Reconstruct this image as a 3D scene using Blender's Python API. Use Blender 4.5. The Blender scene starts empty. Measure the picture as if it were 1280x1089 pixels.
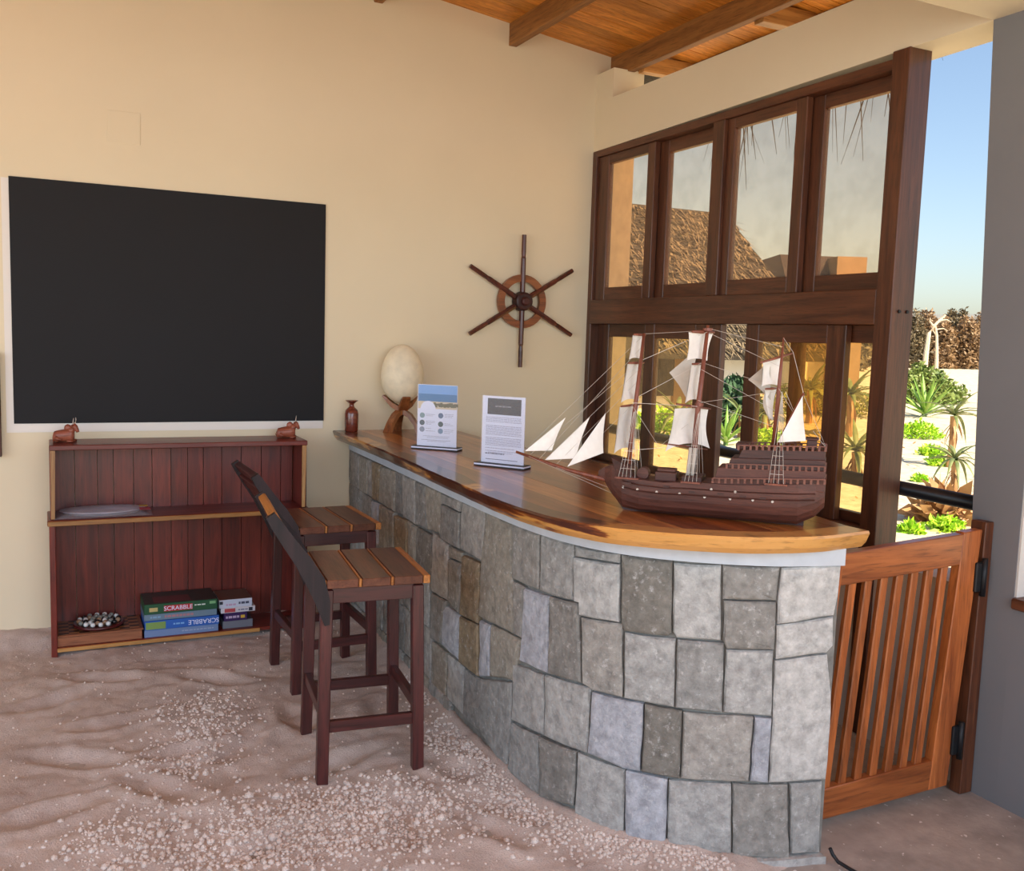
import bpy, bmesh, math, random
from mathutils import Vector, Matrix, noise
random.seed(7)
C = bpy.context.scene.collection
PI = math.pi
# ---------------------------------------------------------------- camera (calibrated from the photograph's vanishing points)
YAW, PIT, ROL, FPX, CH = -0.454738049, -0.104191771, -0.0317607426, 1187.49049, 1.65
RM = Matrix.Rotation(YAW, 3, 'Z') @ Matrix.Rotation(PIT, 3, 'X') @ Matrix.Rotation(ROL, 3, 'Y')
cam_d = bpy.data.cameras.new('camera'); cam = bpy.data.objects.new('camera', cam_d); C.objects.link(cam)
cam.matrix_world = Matrix.Translation((0, 0, CH)) @ (RM @ Matrix.Rotation(PI/2, 3, 'X')).to_4x4()
cam_d.sensor_fit = 'HORIZONTAL'; cam_d.sensor_width = 36.0; cam_d.lens = FPX/1280*36.0
cam_d.clip_start = 0.05; cam_d.clip_end = 1500
bpy.context.scene.camera = cam
# ---------------------------------------------------------------- sky, sun, exposure
sc = bpy.context.scene
sc.view_settings.view_transform = 'Standard'; sc.view_settings.look = 'None'
sc.view_settings.gamma = 1.0; sc.view_settings.use_curve_mapping = False
sc.view_settings.exposure = 0.9
SUN_DIR = Vector((0.16, -0.66, 0.734)).normalized()
w = bpy.data.worlds.new('sky'); sc.world = w; w.use_nodes = True
nt = w.node_tree; nt.nodes.clear()
sky = nt.nodes.new('ShaderNodeTexSky'); sky.sky_type = 'NISHITA'; sky.sun_disc = False
sky.sun_elevation = math.asin(SUN_DIR.z); sky.sun_rotation = math.atan2(SUN_DIR.x, SUN_DIR.y)
sky.air_density = 1.0; sky.dust_density = 1.5; sky.ozone_density = 1.0
bg = nt.nodes.new('ShaderNodeBackground'); bg.inputs['Strength'].default_value = 0.11
wo = nt.nodes.new('ShaderNodeOutputWorld')
nt.links.new(sky.outputs[0], bg.inputs[0]); nt.links.new(bg.outputs[0], wo.inputs[0])
sd = bpy.data.lights.new('sun', 'SUN'); sd.energy = 5.0; sd.angle = 0.009; sd.color = (1.0, 0.87, 0.64)
so = bpy.data.objects.new('sun', sd); C.objects.link(so)
so.rotation_euler = SUN_DIR.to_track_quat('Z', 'Y').to_euler(); so.location = (10, -15, 20)
def area(name, loc, target, sx, sy, energy, col):
    d = bpy.data.lights.new(name, 'AREA'); d.shape = 'RECTANGLE'; d.size = sx; d.size_y = sy; d.energy = energy; d.color = col
    o = bpy.data.objects.new(name, d); C.objects.link(o); o.location = loc
    o.rotation_euler = (Vector(loc)-Vector(target)).to_track_quat('Z', 'Y').to_euler()
    return o
dl = area('sky_fill_terrace', (0.9, -1.7, 2.1), (1.1, 5, .4), 3.6, 1.6, 24, (0.66, 0.81, 1.0)); dl.data.spread = math.radians(120)  # added fill lamp, boosts the sky light from the open terrace side
dl2 = area('sky_fill_left', (-3.4, 1.2, 1.9), (1.5, 3.9, .3), 4.6, 2.0, 21, (0.74, 0.86, 1.0)); dl2.data.spread = math.radians(110)  # added fill lamp on the left, lifts the dark counter stones

def ray(x, y): return RM @ Vector(((x-640)/FPX, 1, -(y-544.5)/FPX))
EYE = Vector((0, 0, CH))
def onz(x, y, z): d = ray(x, y); return EYE + d*((z-CH)/d.z)
def ony(x, y, Y): d = ray(x, y); return EYE + d*(Y/d.y)
def onx(x, y, X): d = ray(x, y); return EYE + d*(X/d.x)
# ---------------------------------------------------------------- materials
def srgb(r, g, b):
    f = lambda c: (c/255/12.92) if c/255 <= .04045 else ((c/255+.055)/1.055)**2.4
    return (f(r), f(g), f(b), 1)
def newmat(name):
    m = bpy.data.materials.new(name); m.use_nodes = True
    n = m.node_tree.nodes; return m, m.node_tree, n['Principled BSDF']
def mixrgb(t, a, b, fac, mode='MIX'):
    x = t.nodes.new('ShaderNodeMix'); x.data_type = 'RGBA'; x.blend_type = mode
    for s, v in ((x.inputs[6], a), (x.inputs[7], b), (x.inputs[0], fac)):
        if hasattr(v, 'is_linked') or isinstance(v, bpy.types.NodeSocket): t.links.new(v, s)
        else: s.default_value = v
    return x.outputs[2]
def coords(t, scale, rnd=True):
    tc = t.nodes.new('ShaderNodeTexCoord'); mp = t.nodes.new('ShaderNodeMapping'); mp.inputs['Scale'].default_value = scale
    src = tc.outputs['Object']
    if rnd:
        oi = t.nodes.new('ShaderNodeObjectInfo'); mu = t.nodes.new('ShaderNodeMath'); mu.operation = 'MULTIPLY'; mu.inputs[1].default_value = 37.0
        t.links.new(oi.outputs['Random'], mu.inputs[0])
        ad = t.nodes.new('ShaderNodeVectorMath'); ad.operation = 'ADD'
        t.links.new(src, ad.inputs[0]); t.links.new(mu.outputs[0], ad.inputs[1]); src = ad.outputs[0]
    t.links.new(src, mp.inputs[0]); return mp.outputs[0]
def tex(t, vec, scale, detail=4, rough=.55, dist=0):
    n = t.nodes.new('ShaderNodeTexNoise'); n.inputs['Scale'].default_value = scale; n.inputs['Detail'].default_value = detail
    n.inputs['Roughness'].default_value = rough; n.inputs['Distortion'].default_value = dist
    t.links.new(vec, n.inputs['Vector']); return n.outputs['Fac']
def ramp(t, fac, stops):
    r = t.nodes.new('ShaderNodeValToRGB'); e = r.color_ramp.elements
    e[0].position, e[0].color = stops[0]; e[1].position, e[1].color = stops[-1]
    for p, c in stops[1:-1]: x = e.new(p); x.color = c
    t.links.new(fac, r.inputs[0]); return r.outputs[0]
def bump(t, b, h, strength, dist=.01):
    n = t.nodes.new('ShaderNodeBump'); n.inputs['Strength'].default_value = strength; n.inputs['Distance'].default_value = dist
    t.links.new(h, n.inputs['Height']); t.links.new(n.outputs[0], b.inputs['Normal'])
_w = {}
def wood(dark, light, axis='Z', rough=.45, coat=0.0, var=.35, name='wood', sc_=1.0):
    k = (dark, light, axis, rough, coat, var, sc_)
    if k in _w: return _w[k]
    m, t, b = newmat(name)
    s = {'X': (.07, 1, 1), 'Y': (1, .07, 1), 'Z': (1, 1, .07)}[axis]
    v = coords(t, tuple(q*sc_ for q in s))
    f1 = tex(t, v, 28, 5, .6, .6); f2 = tex(t, v, 130, 3, .6)
    c = ramp(t, f1, [(.3, srgb(*dark)), (.7, srgb(*light))])
    c = mixrgb(t, c, srgb(*[q*.45 for q in dark]), ramp(t, f2, [(.52, (0, 0, 0, 1)), (.75, (.6, .6, .6, 1))]))
    oi = t.nodes.new('ShaderNodeObjectInfo'); mr = t.nodes.new('ShaderNodeMapRange')
    mr.inputs['To Min'].default_value = 1-var; mr.inputs['To Max'].default_value = 1+var*.7
    t.links.new(oi.outputs['Random'], mr.inputs[0])
    c = mixrgb(t, c, mr.outputs[0], 1.0, 'MULTIPLY')
    t.links.new(c, b.inputs['Base Color']); b.inputs['Roughness'].default_value = rough
    b.inputs['Coat Weight'].default_value = coat; b.inputs['Coat Roughness'].default_value = .12
    bump(t, b, f2, .12, .004); _w[k] = m; return m
def plain(name, col, rough=.6, metal=0, nscale=0, namt=.15, bmp=0, coat=0):
    m, t, b = newmat(name); b.inputs['Roughness'].default_value = rough; b.inputs['Metallic'].default_value = metal
    b.inputs['Coat Weight'].default_value = coat
    c = srgb(*col); b.inputs['Base Color'].default_value = c
    if nscale:
        v = coords(t, (1, 1, 1), False); f = tex(t, v, nscale, 5)
        t.links.new(ramp(t, f, [(.3, tuple(x*(1-namt) for x in c[:3])+(1,)), (.7, tuple(min(1, x*(1+namt)) for x in c[:3])+(1,))]), b.inputs['Base Color'])
        if bmp: bump(t, b, f, bmp)
    return m
def tinted(name, rough=.6, nscale=20, namt=.25, bmp=.2, spots=0):   # colour comes from the object's own colour
    m, t, b = newmat(name); b.inputs['Roughness'].default_value = rough
    oi = t.nodes.new('ShaderNodeObjectInfo'); v = coords(t, (1, 1, 1))
    f = tex(t, v, nscale, 8, .65); g = tex(t, v, nscale*.35, 4)
    k = ramp(t, f, [(.3, (1-namt,)*3+(1,)), (.72, (1+namt,)*3+(1,))])
    c = mixrgb(t, oi.outputs['Color'], k, 1.0, 'MULTIPLY')
    if spots:
        h = tex(t, v, nscale*1.7, 6, .7)
        c = mixrgb(t, c, (.68, .67, .65, 1), ramp(t, h, [(.56, (0, 0, 0, 1)), (.75, (spots,)*3+(1,))]))
        h2 = tex(t, v, nscale*.8, 8, .75)
        c = mixrgb(t, c, (.09, .085, .07, 1), ramp(t, h2, [(.60, (0, 0, 0, 1)), (.78, (spots*.8,)*3+(1,))]))
    t.links.new(c, b.inputs['Base Color'])
    if bmp: bump(t, b, f, bmp, .02)
    return m
M = {}
M['plaster'] = plain('plaster', (226, 212, 182), .9, 0, 1.2, .03, .02)
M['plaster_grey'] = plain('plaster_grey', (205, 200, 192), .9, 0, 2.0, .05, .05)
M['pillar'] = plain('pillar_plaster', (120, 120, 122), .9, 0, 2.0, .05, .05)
M['strip'] = plain('strip_plaster', (186, 191, 196), .85, 0, 14, .06, .1)
M['mortar'] = plain('mortar', (122, 120, 114), .95, 0, 30, .25, .3)
M['concrete'], t_, b_ = newmat('concrete')
v_ = coords(t_, (1, 1, 1), False); c_ = ramp(t_, tex(t_, v_, 5, 6, .6), [(.3, srgb(132, 122, 114)), (.7, srgb(176, 164, 154))])
c_ = mixrgb(t_, c_, srgb(226, 220, 214), ramp(t_, tex(t_, v_, 34, 2, .5), [(.68, (0, 0, 0, 1)), (.72, (.8, .8, .8, 1))]))
t_.links.new(c_, b_.inputs['Base Color']); b_.inputs['Roughness'].default_value = .9; bump(t_, b_, tex(t_, v_, 60, 4), .15)
M['stone'] = tinted('stone', .9, 26, .36, .6, .6)
M['board'] = plain('blackboard', (9, 10, 16), .75, 0, 3, .15)
M['black'] = plain('black_iron', (26, 27, 30), .5, .3, 40, .2)
M['rail'] = plain('painted_rail', (20, 23, 28), .35)
M['white'] = plain('white_card', (220, 226, 248), .35)  # faint lavender is reflected sky light put into the white
M['sail'] = plain('sailcloth', (232, 228, 220), .9, 0, 60, .04)
M['staysail'] = plain('grey_sailcloth', (190, 182, 170), .9, 0, 60, .05)
M['thread'] = plain('rigging_thread', (205, 198, 188), .9)
M['egg'] = plain('eggshell', (234, 222, 192), .6, 0, 16, .12, .05)
M['paint'] = tinted('printed_paint', .45, 6, .04, 0)
M['darkprint'] = plain('dark_print', (30, 31, 36), .5)
M['print'] = plain('grey_print', (120, 122, 140), .6)
RED = ((78, 20, 14), (128, 46, 32)); DKRED = ((44, 14, 15), (84, 34, 32)); BROWN = ((58, 30, 18), (104, 60, 36))
LIGHT = ((150, 100, 48), (196, 146, 84)); GATE = ((122, 60, 24), (188, 108, 54)); CEIL = ((186, 110, 30), (240, 164, 70)); FRAME = ((64, 32, 18), (104, 60, 36))
def sandmat(name, c0, c1, bs):
    m, t, b = newmat(name); v = coords(t, (1, 1, 1), False)
    f = tex(t, v, 5, 6, .6); g = tex(t, v, 160, 4, .7); h = tex(t, v, 40, 5, .7)
    c = ramp(t, f, [(.3, srgb(*c0)), (.7, srgb(*c1))])
    c = mixrgb(t, c, srgb(*[x*.72 for x in c0]), ramp(t, g, [(.5, (0, 0, 0, 1)), (.75, (.6, .6, .6, 1))]))
    t.links.new(c, b.inputs['Base Color']); b.inputs['Roughness'].default_value = .95
    a = t.nodes.new('ShaderNodeMath'); a.operation = 'ADD'; t.links.new(g, a.inputs[0]); t.links.new(h, a.inputs[1])
    bump(t, b, a.outputs[0], bs, .01); return m
M['sand'] = sandmat('sand', (176, 158, 148), (206, 190, 180), .45)
M['clod'] = sandmat('sand_clod', (196, 178, 166), (222, 208, 198), .3)
M['ground'] = sandmat('dune_sand', (196, 180, 152), (226, 214, 190), .3)
def glass(name, tint):
    m, t, b = newmat(name); o = t.nodes['Material Output']; t.nodes.remove(b)
    tr = t.nodes.new('ShaderNodeBsdfTransparent'); gl = t.nodes.new('ShaderNodeBsdfGlossy'); gl.inputs['Roughness'].default_value = .03
    lw = t.nodes.new('ShaderNodeLayerWeight'); pw = t.nodes.new('ShaderNodeMath'); pw.operation = 'POWER'; pw.inputs[1].default_value = 5
    t.links.new(lw.outputs['Facing'], pw.inputs[0]); fr = t.nodes.new('ShaderNodeMath'); fr.operation = 'MULTIPLY_ADD'; fr.inputs[1].default_value = .5; fr.inputs[2].default_value = .02
    t.links.new(pw.outputs[0], fr.inputs[0])
    du = t.nodes.new('ShaderNodeBsdfTranslucent'); du.inputs[0].default_value = (.95, .86, .74, 1); dm = t.nodes.new('ShaderNodeMixShader'); dm.inputs[0].default_value = .05
    mx = t.nodes.new('ShaderNodeMixShader')
    v = coords(t, (1, 1, 1)); f = tex(t, v, 9, 5)
    c = ramp(t, f, [(.3, tuple(x*.93 for x in tint[:3])+(1,)), (.6, tint)])
    t.links.new(c, tr.inputs[0]); t.links.new(fr.outputs[0], mx.inputs[0])
    t.links.new(tr.outputs[0], dm.inputs[1]); t.links.new(du.outputs[0], dm.inputs[2]); t.links.new(dm.outputs[0], mx.inputs[1]); t.links.new(gl.outputs[0], mx.inputs[2]); t.links.new(mx.outputs[0], o.inputs[0])
    return m
M['deep_amber'] = glass('deep_amber_glass', (.985, .85, .60, 1))
M['amber'] = glass('amber_glass', (.98, .83, .68, 1))
def film(name, col, alpha):
    m, t, b = newmat(name); b.inputs['Base Color'].default_value = col; b.inputs['Roughness'].default_value = .15
    o = t.nodes['Material Output']; tr = t.nodes.new('ShaderNodeBsdfTransparent'); mx = t.nodes.new('ShaderNodeMixShader'); mx.inputs[0].default_value = alpha
    t.links.new(tr.outputs[0], mx.inputs[1]); t.links.new(b.outputs[0], mx.inputs[2]); t.links.new(mx.outputs[0], o.inputs[0]); return m
M['film'] = film('clear_plastic', (.8, .78, .85, 1), .18); M['acrylic'] = film('clear_acrylic', (.9, .9, .95, 1), .07)
# ---------------------------------------------------------------- mesh helpers
class MB:
    def __init__(s): s.bm = bmesh.new()
    def face(s, pts):
        try: return s.bm.faces.new([s.bm.verts.new(p) for p in pts])
        except ValueError: return None
    def hexa(s, p, bev=0):     # p: 8 points, bottom ring then top ring
        v = [s.bm.verts.new(q) for q in p]
        fs = [s.bm.faces.new([v[i] for i in f]) for f in ((3, 2, 1, 0), (4, 5, 6, 7), (0, 1, 5, 4), (1, 2, 6, 5), (2, 3, 7, 6), (3, 0, 4, 7))]
        if bev: bmesh.ops.bevel(s.bm, geom=list({e for f in fs for e in f.edges}), offset=bev, segments=1, affect='EDGES', profile=.5)
    def box(s, x0, x1, y0, y1, z0, z1, bev=0):
        s.hexa([(x0, y0, z0), (x1, y0, z0), (x1, y1, z0), (x0, y1, z0), (x0, y0, z1), (x1, y0, z1), (x1, y1, z1), (x0, y1, z1)], bev)
    def bar(s, a, b, w, h, up=(0, 0, 1), bev=0):   # rectangular bar from a to b
        a, b = Vector(a), Vector(b); d = (b-a).normalized(); u = Vector(up); r = d.cross(u).normalized(); u = r.cross(d)
        r *= w/2; u *= h/2
        s.hexa([a-r-u, a+r-u, b+r-u, b-r-u, a-r+u, a+r+u, b+r+u, b-r+u], bev)
    def tube(s, pts, rad, n=6, cap=True):
        pts = [Vector(p) for p in pts]; R = rad if isinstance(rad, (list, tuple)) else [rad]*len(pts); rings = []
        for i, p in enumerate(pts):
            d = (pts[min(i+1, len(pts)-1)]-pts[max(i-1, 0)]).normalized()
            u = Vector((0, 0, 1)) if abs(d.z) < .9 else Vector((1, 0, 0)); r = d.cross(u).normalized(); u = r.cross(d)
            rings.append([s.bm.verts.new(p+(r*math.cos(2*PI*k/n)+u*math.sin(2*PI*k/n))*R[i]) for k in range(n)])
        for a, b in zip(rings, rings[1:]):
            for k in range(n): s.bm.faces.new((a[k], a[(k+1) % n], b[(k+1) % n], b[k]))
        if cap and n > 2:
            s.bm.faces.new(rings[0][::-1]); s.bm.faces.new(rings[-1])
    def lathe(s, prof, n=20, c=(0, 0, 0)):
        rings = [[s.bm.verts.new((c[0]+r*math.cos(2*PI*k/n), c[1]+r*math.sin(2*PI*k/n), c[2]+z)) for k in range(n)] for r, z in prof]
        for a, b in zip(rings, rings[1:]):
            for k in range(n): s.bm.faces.new((a[k], a[(k+1) % n], b[(k+1) % n], b[k]))
        s.bm.faces.new(rings[0][::-1]); s.bm.faces.new(rings[-1])
    def prism(s, poly, z0, z1):    # vertical prism over an xy polygon
        a = [s.bm.verts.new((x, y, z0)) for x, y in poly]; b = [s.bm.verts.new((x, y, z1)) for x, y in poly]; n = len(poly)
        s.bm.faces.new(a[::-1]); s.bm.faces.new(b)
        for k in range(n): s.bm.faces.new((a[k], a[(k+1) % n], b[(k+1) % n], b[k]))
    def extr(s, poly, off):        # arbitrary planar polygon extruded by a vector
        off = Vector(off); a = [s.bm.verts.new(p) for p in poly]; b = [s.bm.verts.new(Vector(p)+off) for p in poly]; n = len(poly)
        s.bm.faces.new(a); s.bm.faces.new(b[::-1])
        for k in range(n): s.bm.faces.new((a[(k+1) % n], a[k], b[k], b[(k+1) % n]))
    def grid(s, fn, nu, nv):
        v = [[s.bm.verts.new(fn(i/nu, j/nv)) for j in range(nv+1)] for i in range(nu+1)]
        for i in range(nu):
            for j in range(nv): s.bm.faces.new((v[i][j], v[i+1][j], v[i+1][j+1], v[i][j+1]))
    def ball(s, c, r, sub=2, sq=(1, 1, 1)):
        m = Matrix.Translation(c) @ Matrix.Diagonal((r*sq[0], r*sq[1], r*sq[2], 1)); bmesh.ops.create_icosphere(s.bm, subdivisions=sub, radius=1, matrix=m)
    def mesh(s, name, mat=None, smooth=False, fix=True):
        if fix: bmesh.ops.recalc_face_normals(s.bm, faces=s.bm.faces)
        me = bpy.data.meshes.new(name); s.bm.to_mesh(me); s.bm.free()
        if mat: me.materials.append(mat)
        if smooth: me.polygons.foreach_set('use_smooth', [True]*len(me.polygons))
        return me
    def build(s, name, mat, parent=None, smooth=False, world=False, color=None, kind=None, fix=True, base=None):
        loc = Vector((0, 0, 0))
        if world:   # vertices were given in world space: put the origin at the piece itself
            lo = Vector([min(v.co[i] for v in s.bm.verts) for i in range(3)]); hi = Vector([max(v.co[i] for v in s.bm.verts) for i in range(3)])
            loc = (lo+hi)/2
            if parent is None: loc.z = lo.z
            for v in s.bm.verts: v.co -= loc
        o = bpy.data.objects.new(name, s.mesh(name, mat, smooth, fix)); C.objects.link(o)
        o.location = loc
        if parent:
            o.parent = parent
            if world:
                p = parent
                while p: o.location -= p.location; p = p.parent
        if color: o.color = color
        if kind: o['kind'] = kind
        return o
def tag(o, label=None, cat=None, group=None, kind=None):
    if label: o['label'] = label
    if cat: o['category'] = cat
    if group: o['group'] = group
    if kind: o['kind'] = kind
    return o
def thing(name, loc, label=None, cat=None, rz=0, group=None, kind=None):
    o = bpy.data.objects.new(name, None); C.objects.link(o); o.empty_display_size = .1
    o.location = loc; o.rotation_euler = (0, 0, rz); return tag(o, label, cat, group, kind)
def place(name, me, loc, parent=None, rot=(0, 0, 0), scale=(1, 1, 1), color=None):
    o = bpy.data.objects.new(name, me); C.objects.link(o); o.parent = parent; o.location = loc; o.rotation_euler = rot; o.scale = scale
    if color: o.color = color
    return o
def copy_tree(o, parent=None):
    c = o.copy(); C.objects.link(c); c.parent = parent
    for ch in list(o.children): copy_tree(ch, c)
    return c
def text_mesh(body, size, mat, ext=.0004):
    cu = bpy.data.curves.new('lettering', 'FONT'); cu.body = body; cu.size = size; cu.align_x = 'CENTER'; cu.align_y = 'CENTER'; cu.extrude = ext
    o = bpy.data.objects.new('lettering', cu); C.objects.link(o)
    bpy.context.view_layer.update()
    me = bpy.data.meshes.new_from_object(o.evaluated_get(bpy.context.evaluated_depsgraph_get()))
    bpy.data.objects.remove(o); bpy.data.curves.remove(cu); me.materials.clear(); me.materials.append(mat); return me
def bx(name, mat, x0, x1, y0, y1, z0, z1, parent=None, bev=0, **k):
    m = MB(); m.box(x0, x1, y0, y1, z0, z1, bev); return m.build(name, mat, parent, world=True, **k)
def struct(o): o['kind'] = 'structure'; return o
# ---------------------------------------------------------------- the building
XW, YB = 3.1, 5.3
ceil_z = lambda x: 3.548-.124*(x-2.045)
# back wall reaches out past the window wall and up to the sloping ceiling
m = MB(); x0, x1 = -3.6, 3.40
m.extr([(x0, YB, -.3), (x1, YB, -.3), (x1, YB, ceil_z(x1)+.01), (x0, YB, ceil_z(x0)+.01)], (0, .22, 0))
struct(m.build('wall_back', M['plaster'], world=True))
m = MB()
m.box(XW, XW+.2, 2.92, YB, -.3, .85); m.box(XW, XW+.2, 2.33, 2.925, -.3, .765)
struct(m.build('wall_right', M['plaster_grey'], world=True))
m = MB()
m.hexa([(XW, 2.42, 2.845), (XW+.2, 2.42, 2.845), (XW+.2, YB, 2.80), (XW, YB, 2.815),
        (XW, 2.42, 3.115), (XW+.2, 2.42, 3.115), (XW+.2, YB, 3.11), (XW, YB, 3.11)])
struct(m.build('trim_1', M['plaster'], world=True))          # wall band over the window
m = MB(); m.box(XW+.002, XW+.22, 5.1, YB, 3.10, 3.285)
struct(m.build('trim_2', M['plaster'], world=True))          # raised stub of wall under the purlin
m = MB()                                                       # the pillar the gate hangs on, slightly out of plumb
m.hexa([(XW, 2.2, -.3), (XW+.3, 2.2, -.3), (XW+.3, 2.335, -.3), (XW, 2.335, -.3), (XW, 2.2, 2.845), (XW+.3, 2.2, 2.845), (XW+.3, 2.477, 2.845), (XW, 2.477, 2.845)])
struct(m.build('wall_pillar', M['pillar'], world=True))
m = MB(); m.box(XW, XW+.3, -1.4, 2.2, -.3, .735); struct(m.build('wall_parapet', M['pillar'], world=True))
m = MB(); m.box(XW+.004, XW+.3, 2.192, 2.2, .775, 2.84); struct(m.build('trim_5', M['plaster_grey'], world=True))   # window reveal, outdoor light on it painted as paler plaster
m = MB(); m.box(-3.6, XW+.3, 2.05, 2.478, 2.845, 3.42); struct(m.build('trim_3', M['plaster'], world=True))   # plastered cross beam above the pillar
m = MB(); m.box(XW, XW+.3, -1.4, 2.05, 2.845, 3.2); struct(m.build('trim_4', M['plaster'], world=True))
m = MB(); m.box(XW-.02, XW+.33, 1.3, 2.198, .735, .775, .006)
struct(m.build('window_2', wood(*BROWN, axis='Y', name='sill_wood'), world=True))
bx('wall_left', M['plaster'], -3.8, -3.6, 4.3, 5.295, -.3, 4.4, kind='structure')
bx('floor', M['concrete'], -3.6, XW+.3, -1.7, 5.5, -.3, -.005, kind='structure')
# ceiling: boards running down the slope, purlins along y
cei = thing('ceiling', (1.5, 4.0, 3.5), kind='structure')
CW = [wood(*CEIL, axis='X', rough=.5, var=.28, name='ceiling_board')]
y = YB; k = 0
bm0 = None
while y > 2.6:
    wd = .118
    mm = MB(); xa, xb = -.2, 4.25
    dz = random.uniform(0, .003)
    mm.hexa([(xa, y-wd+.004, ceil_z(xa)+dz), (xb, y-wd+.004, ceil_z(xb)+dz), (xb, y, ceil_z(xb)+dz), (xa, y, ceil_z(xa)+dz),
             (xa, y-wd+.004, ceil_z(xa)+.022), (xb, y-wd+.004, ceil_z(xb)+.022), (xb, y, ceil_z(xb)+.022), (xa, y, ceil_z(xa)+.022)])
    mm.build('ceiling_board', CW[0], cei, world=True); y -= wd
m = MB()
for (ya, yb, xa) in ((-1.6, y+.118, -3.6), (y+.118, YB+.2, -3.6)):
    xb = 4.25 if ya < 0 else -.2
    m.hexa([(xa, ya, ceil_z(xa)), (xb, ya, ceil_z(xb)), (xb, yb, ceil_z(xb)), (xa, yb, ceil_z(xa)), (xa, ya, ceil_z(xa)+.03), (xb, ya, ceil_z(xb)+.03), (xb, yb, ceil_z(xb)+.03), (xa, yb, ceil_z(xa)+.03)])
m.build('ceiling_deck', CW[0], cei, world=True)
m = MB(); m.hexa([(-3.8, -1.7, ceil_z(-3.8)+.03), (4.3, -1.7, ceil_z(4.3)+.03), (4.3, 5.8, ceil_z(4.3)+.03), (-3.8, 5.8, ceil_z(-3.8)+.03), (-3.8, -1.7, ceil_z(-3.8)+.2), (4.3, -1.7, ceil_z(4.3)+.2), (4.3, 5.8, ceil_z(4.3)+.2), (-3.8, 5.8, ceil_z(-3.8)+.2)])
M['thatch'] = wood((42, 36, 31), (76, 66, 54), 'Z', .95, 0, .1, 'thatch', 2.2)
m.build('roof_thatch', M['thatch'], cei, world=True)
PW = wood((116, 74, 32), (164, 112, 56), 'Y', .6, 0, .12, 'purlin_wood')
for xp in (.1, .9, 1.68, 2.515, 3.225, 3.63):
    m = MB(); zt = ceil_z(xp); d = .125 if xp < 3.5 else .10
    m.box(xp-.026, xp+.026, -1.5, YB+.02, zt-d, zt+.004, .003); m.build('purlin', PW, cei, world=True)
for (ya, yb) in ((3.93, 4.0), (5.0, 5.06)):
    m = MB(); m.box(3.25, 3.605, ya, yb, ceil_z(3.4)-.12, ceil_z(3.4)-.02, .003)
    m.build('blocking', wood(*LIGHT, axis='X', name='pale_blocking'), cei, world=True)
m = MB()       # dry palm tips hanging from the eave
for i in range(420):
    yy = random.uniform(1.2, 5.6); xx = 4.22+random.uniform(-.05, .08); zz = ceil_z(4.2)+.12
    if yy < 3.8 and random.random() < .75: continue
    L = random.uniform(.10, .22) if yy < 3.9 or random.random() < .84 else random.uniform(.38, .62)
    a = random.gauss(0, .22); b = random.gauss(0, .12); wv = random.uniform(.002, .005)
    p0 = Vector((xx, yy, zz)); p1 = p0+Vector((b*L*.5, a*L*.5, -L*.6)); p2 = p1+Vector((b*L*.4, a*L*.7, -L*.55))
    m.tube([p0, p1, p2], [wv, wv, wv*.3], 3, False)
o = m.build('palm_fringe', M['thatch'], cei, world=True, fix=False); o['kind'] = 'stuff'
# ---------------------------------------------------------------- window
WF = lambda ax: wood(*FRAME, axis=ax, rough=.42, coat=.15, var=.18, name='window_wood')
win = thing('window_1', (XW+.05, 4.07, .85), kind='structure')
def piece(nm, y0, y1, z0, z1, xa, xb, ax, par=win, bev=.003):
    m = MB(); m.box(xa, xb, y0, y1, z0, z1, bev); return m.build(nm, WF(ax), par, world=True)
piece('jamb', 5.25, YB-.001, .85, 2.815, XW-.005, XW+.11, 'Z')
po = piece('post', 2.837, 2.926, .0, 2.842, XW-.012, XW+.112, 'Z')
for (xx) in (XW+.03, XW+.075):
    m = MB(); m.tube([(xx, 2.839, 1.80), (xx, 2.831, 1.80)], .007, 10); m.build('bolt', M['black'], po, world=True)
piece('head_rail', 2.926, 5.25, 2.775, 2.815, XW-.005, XW+.11, 'Y')
piece('transom', 2.926, 5.25, 1.745, 1.892, XW-.010, XW+.11, 'Y')
piece('bottom_rail', 2.926, 5.25, .85, .885, XW-.005, XW+.11, 'Y')
piece('mullion', 3.99, 4.085, 1.892, 2.775, XW-.008, XW+.10, 'Z')
def sash(y0, y1, p0, p1, z0, z1, pz0, pz1, x):      # y0<p0<p1<y1 : outer and glass limits
    m = MB(); t = .036
    for a in ((y0, p0, z0, z1), (p1, y1, z0, z1)): m.box(x, x+t, a[0], a[1], a[2], a[3], .003)
    s = m.build('sash', WF('Z'), win, world=True)
    for (a, b) in ((z0, pz0), (pz1, z1)):
        m = MB(); m.box(x+.001, x+t-.001, p0+.0005, p1-.0005, a, b, .002); m.build('sash_rail', WF('Y'), s, world=True)
    m = MB(); m.box(x+.014, x+.019, p0-.004, p1+.004, pz0-.004, pz1+.004); m.build('pane', M['amber' if z0 > 1.5 else 'deep_amber'], s, world=True)
F, B = XW+.012, XW+.056
sash(4.632, 5.25, 4.706, 5.13, 1.892, 2.775, 1.968, 2.722, F)
sash(4.085, 4.655, 4.153, 4.557, 1.892, 2.775, 1.968, 2.705, B)
sash(3.425, 3.99, 3.495, 3.932, 1.892, 2.775, 1.968, 2.722, F)
sash(2.926, 3.45, 2.937, 3.36, 1.892, 2.775, 1.968, 2.712, B)
sash(4.62, 5.25, 4.72, 5.125, .885, 1.745, .93, 1.667, B)
sash(3.955, 4.655, 4.172, 4.56, .885, 1.745, .93, 1.664, F)
sash(3.10, 3.762, 3.212, 3.667, .885, 1.745, .93, 1.662, F)
sash(2.926, 3.49, 2.95, 3.415, .885, 1.745, .93, 1.668, B)
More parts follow.
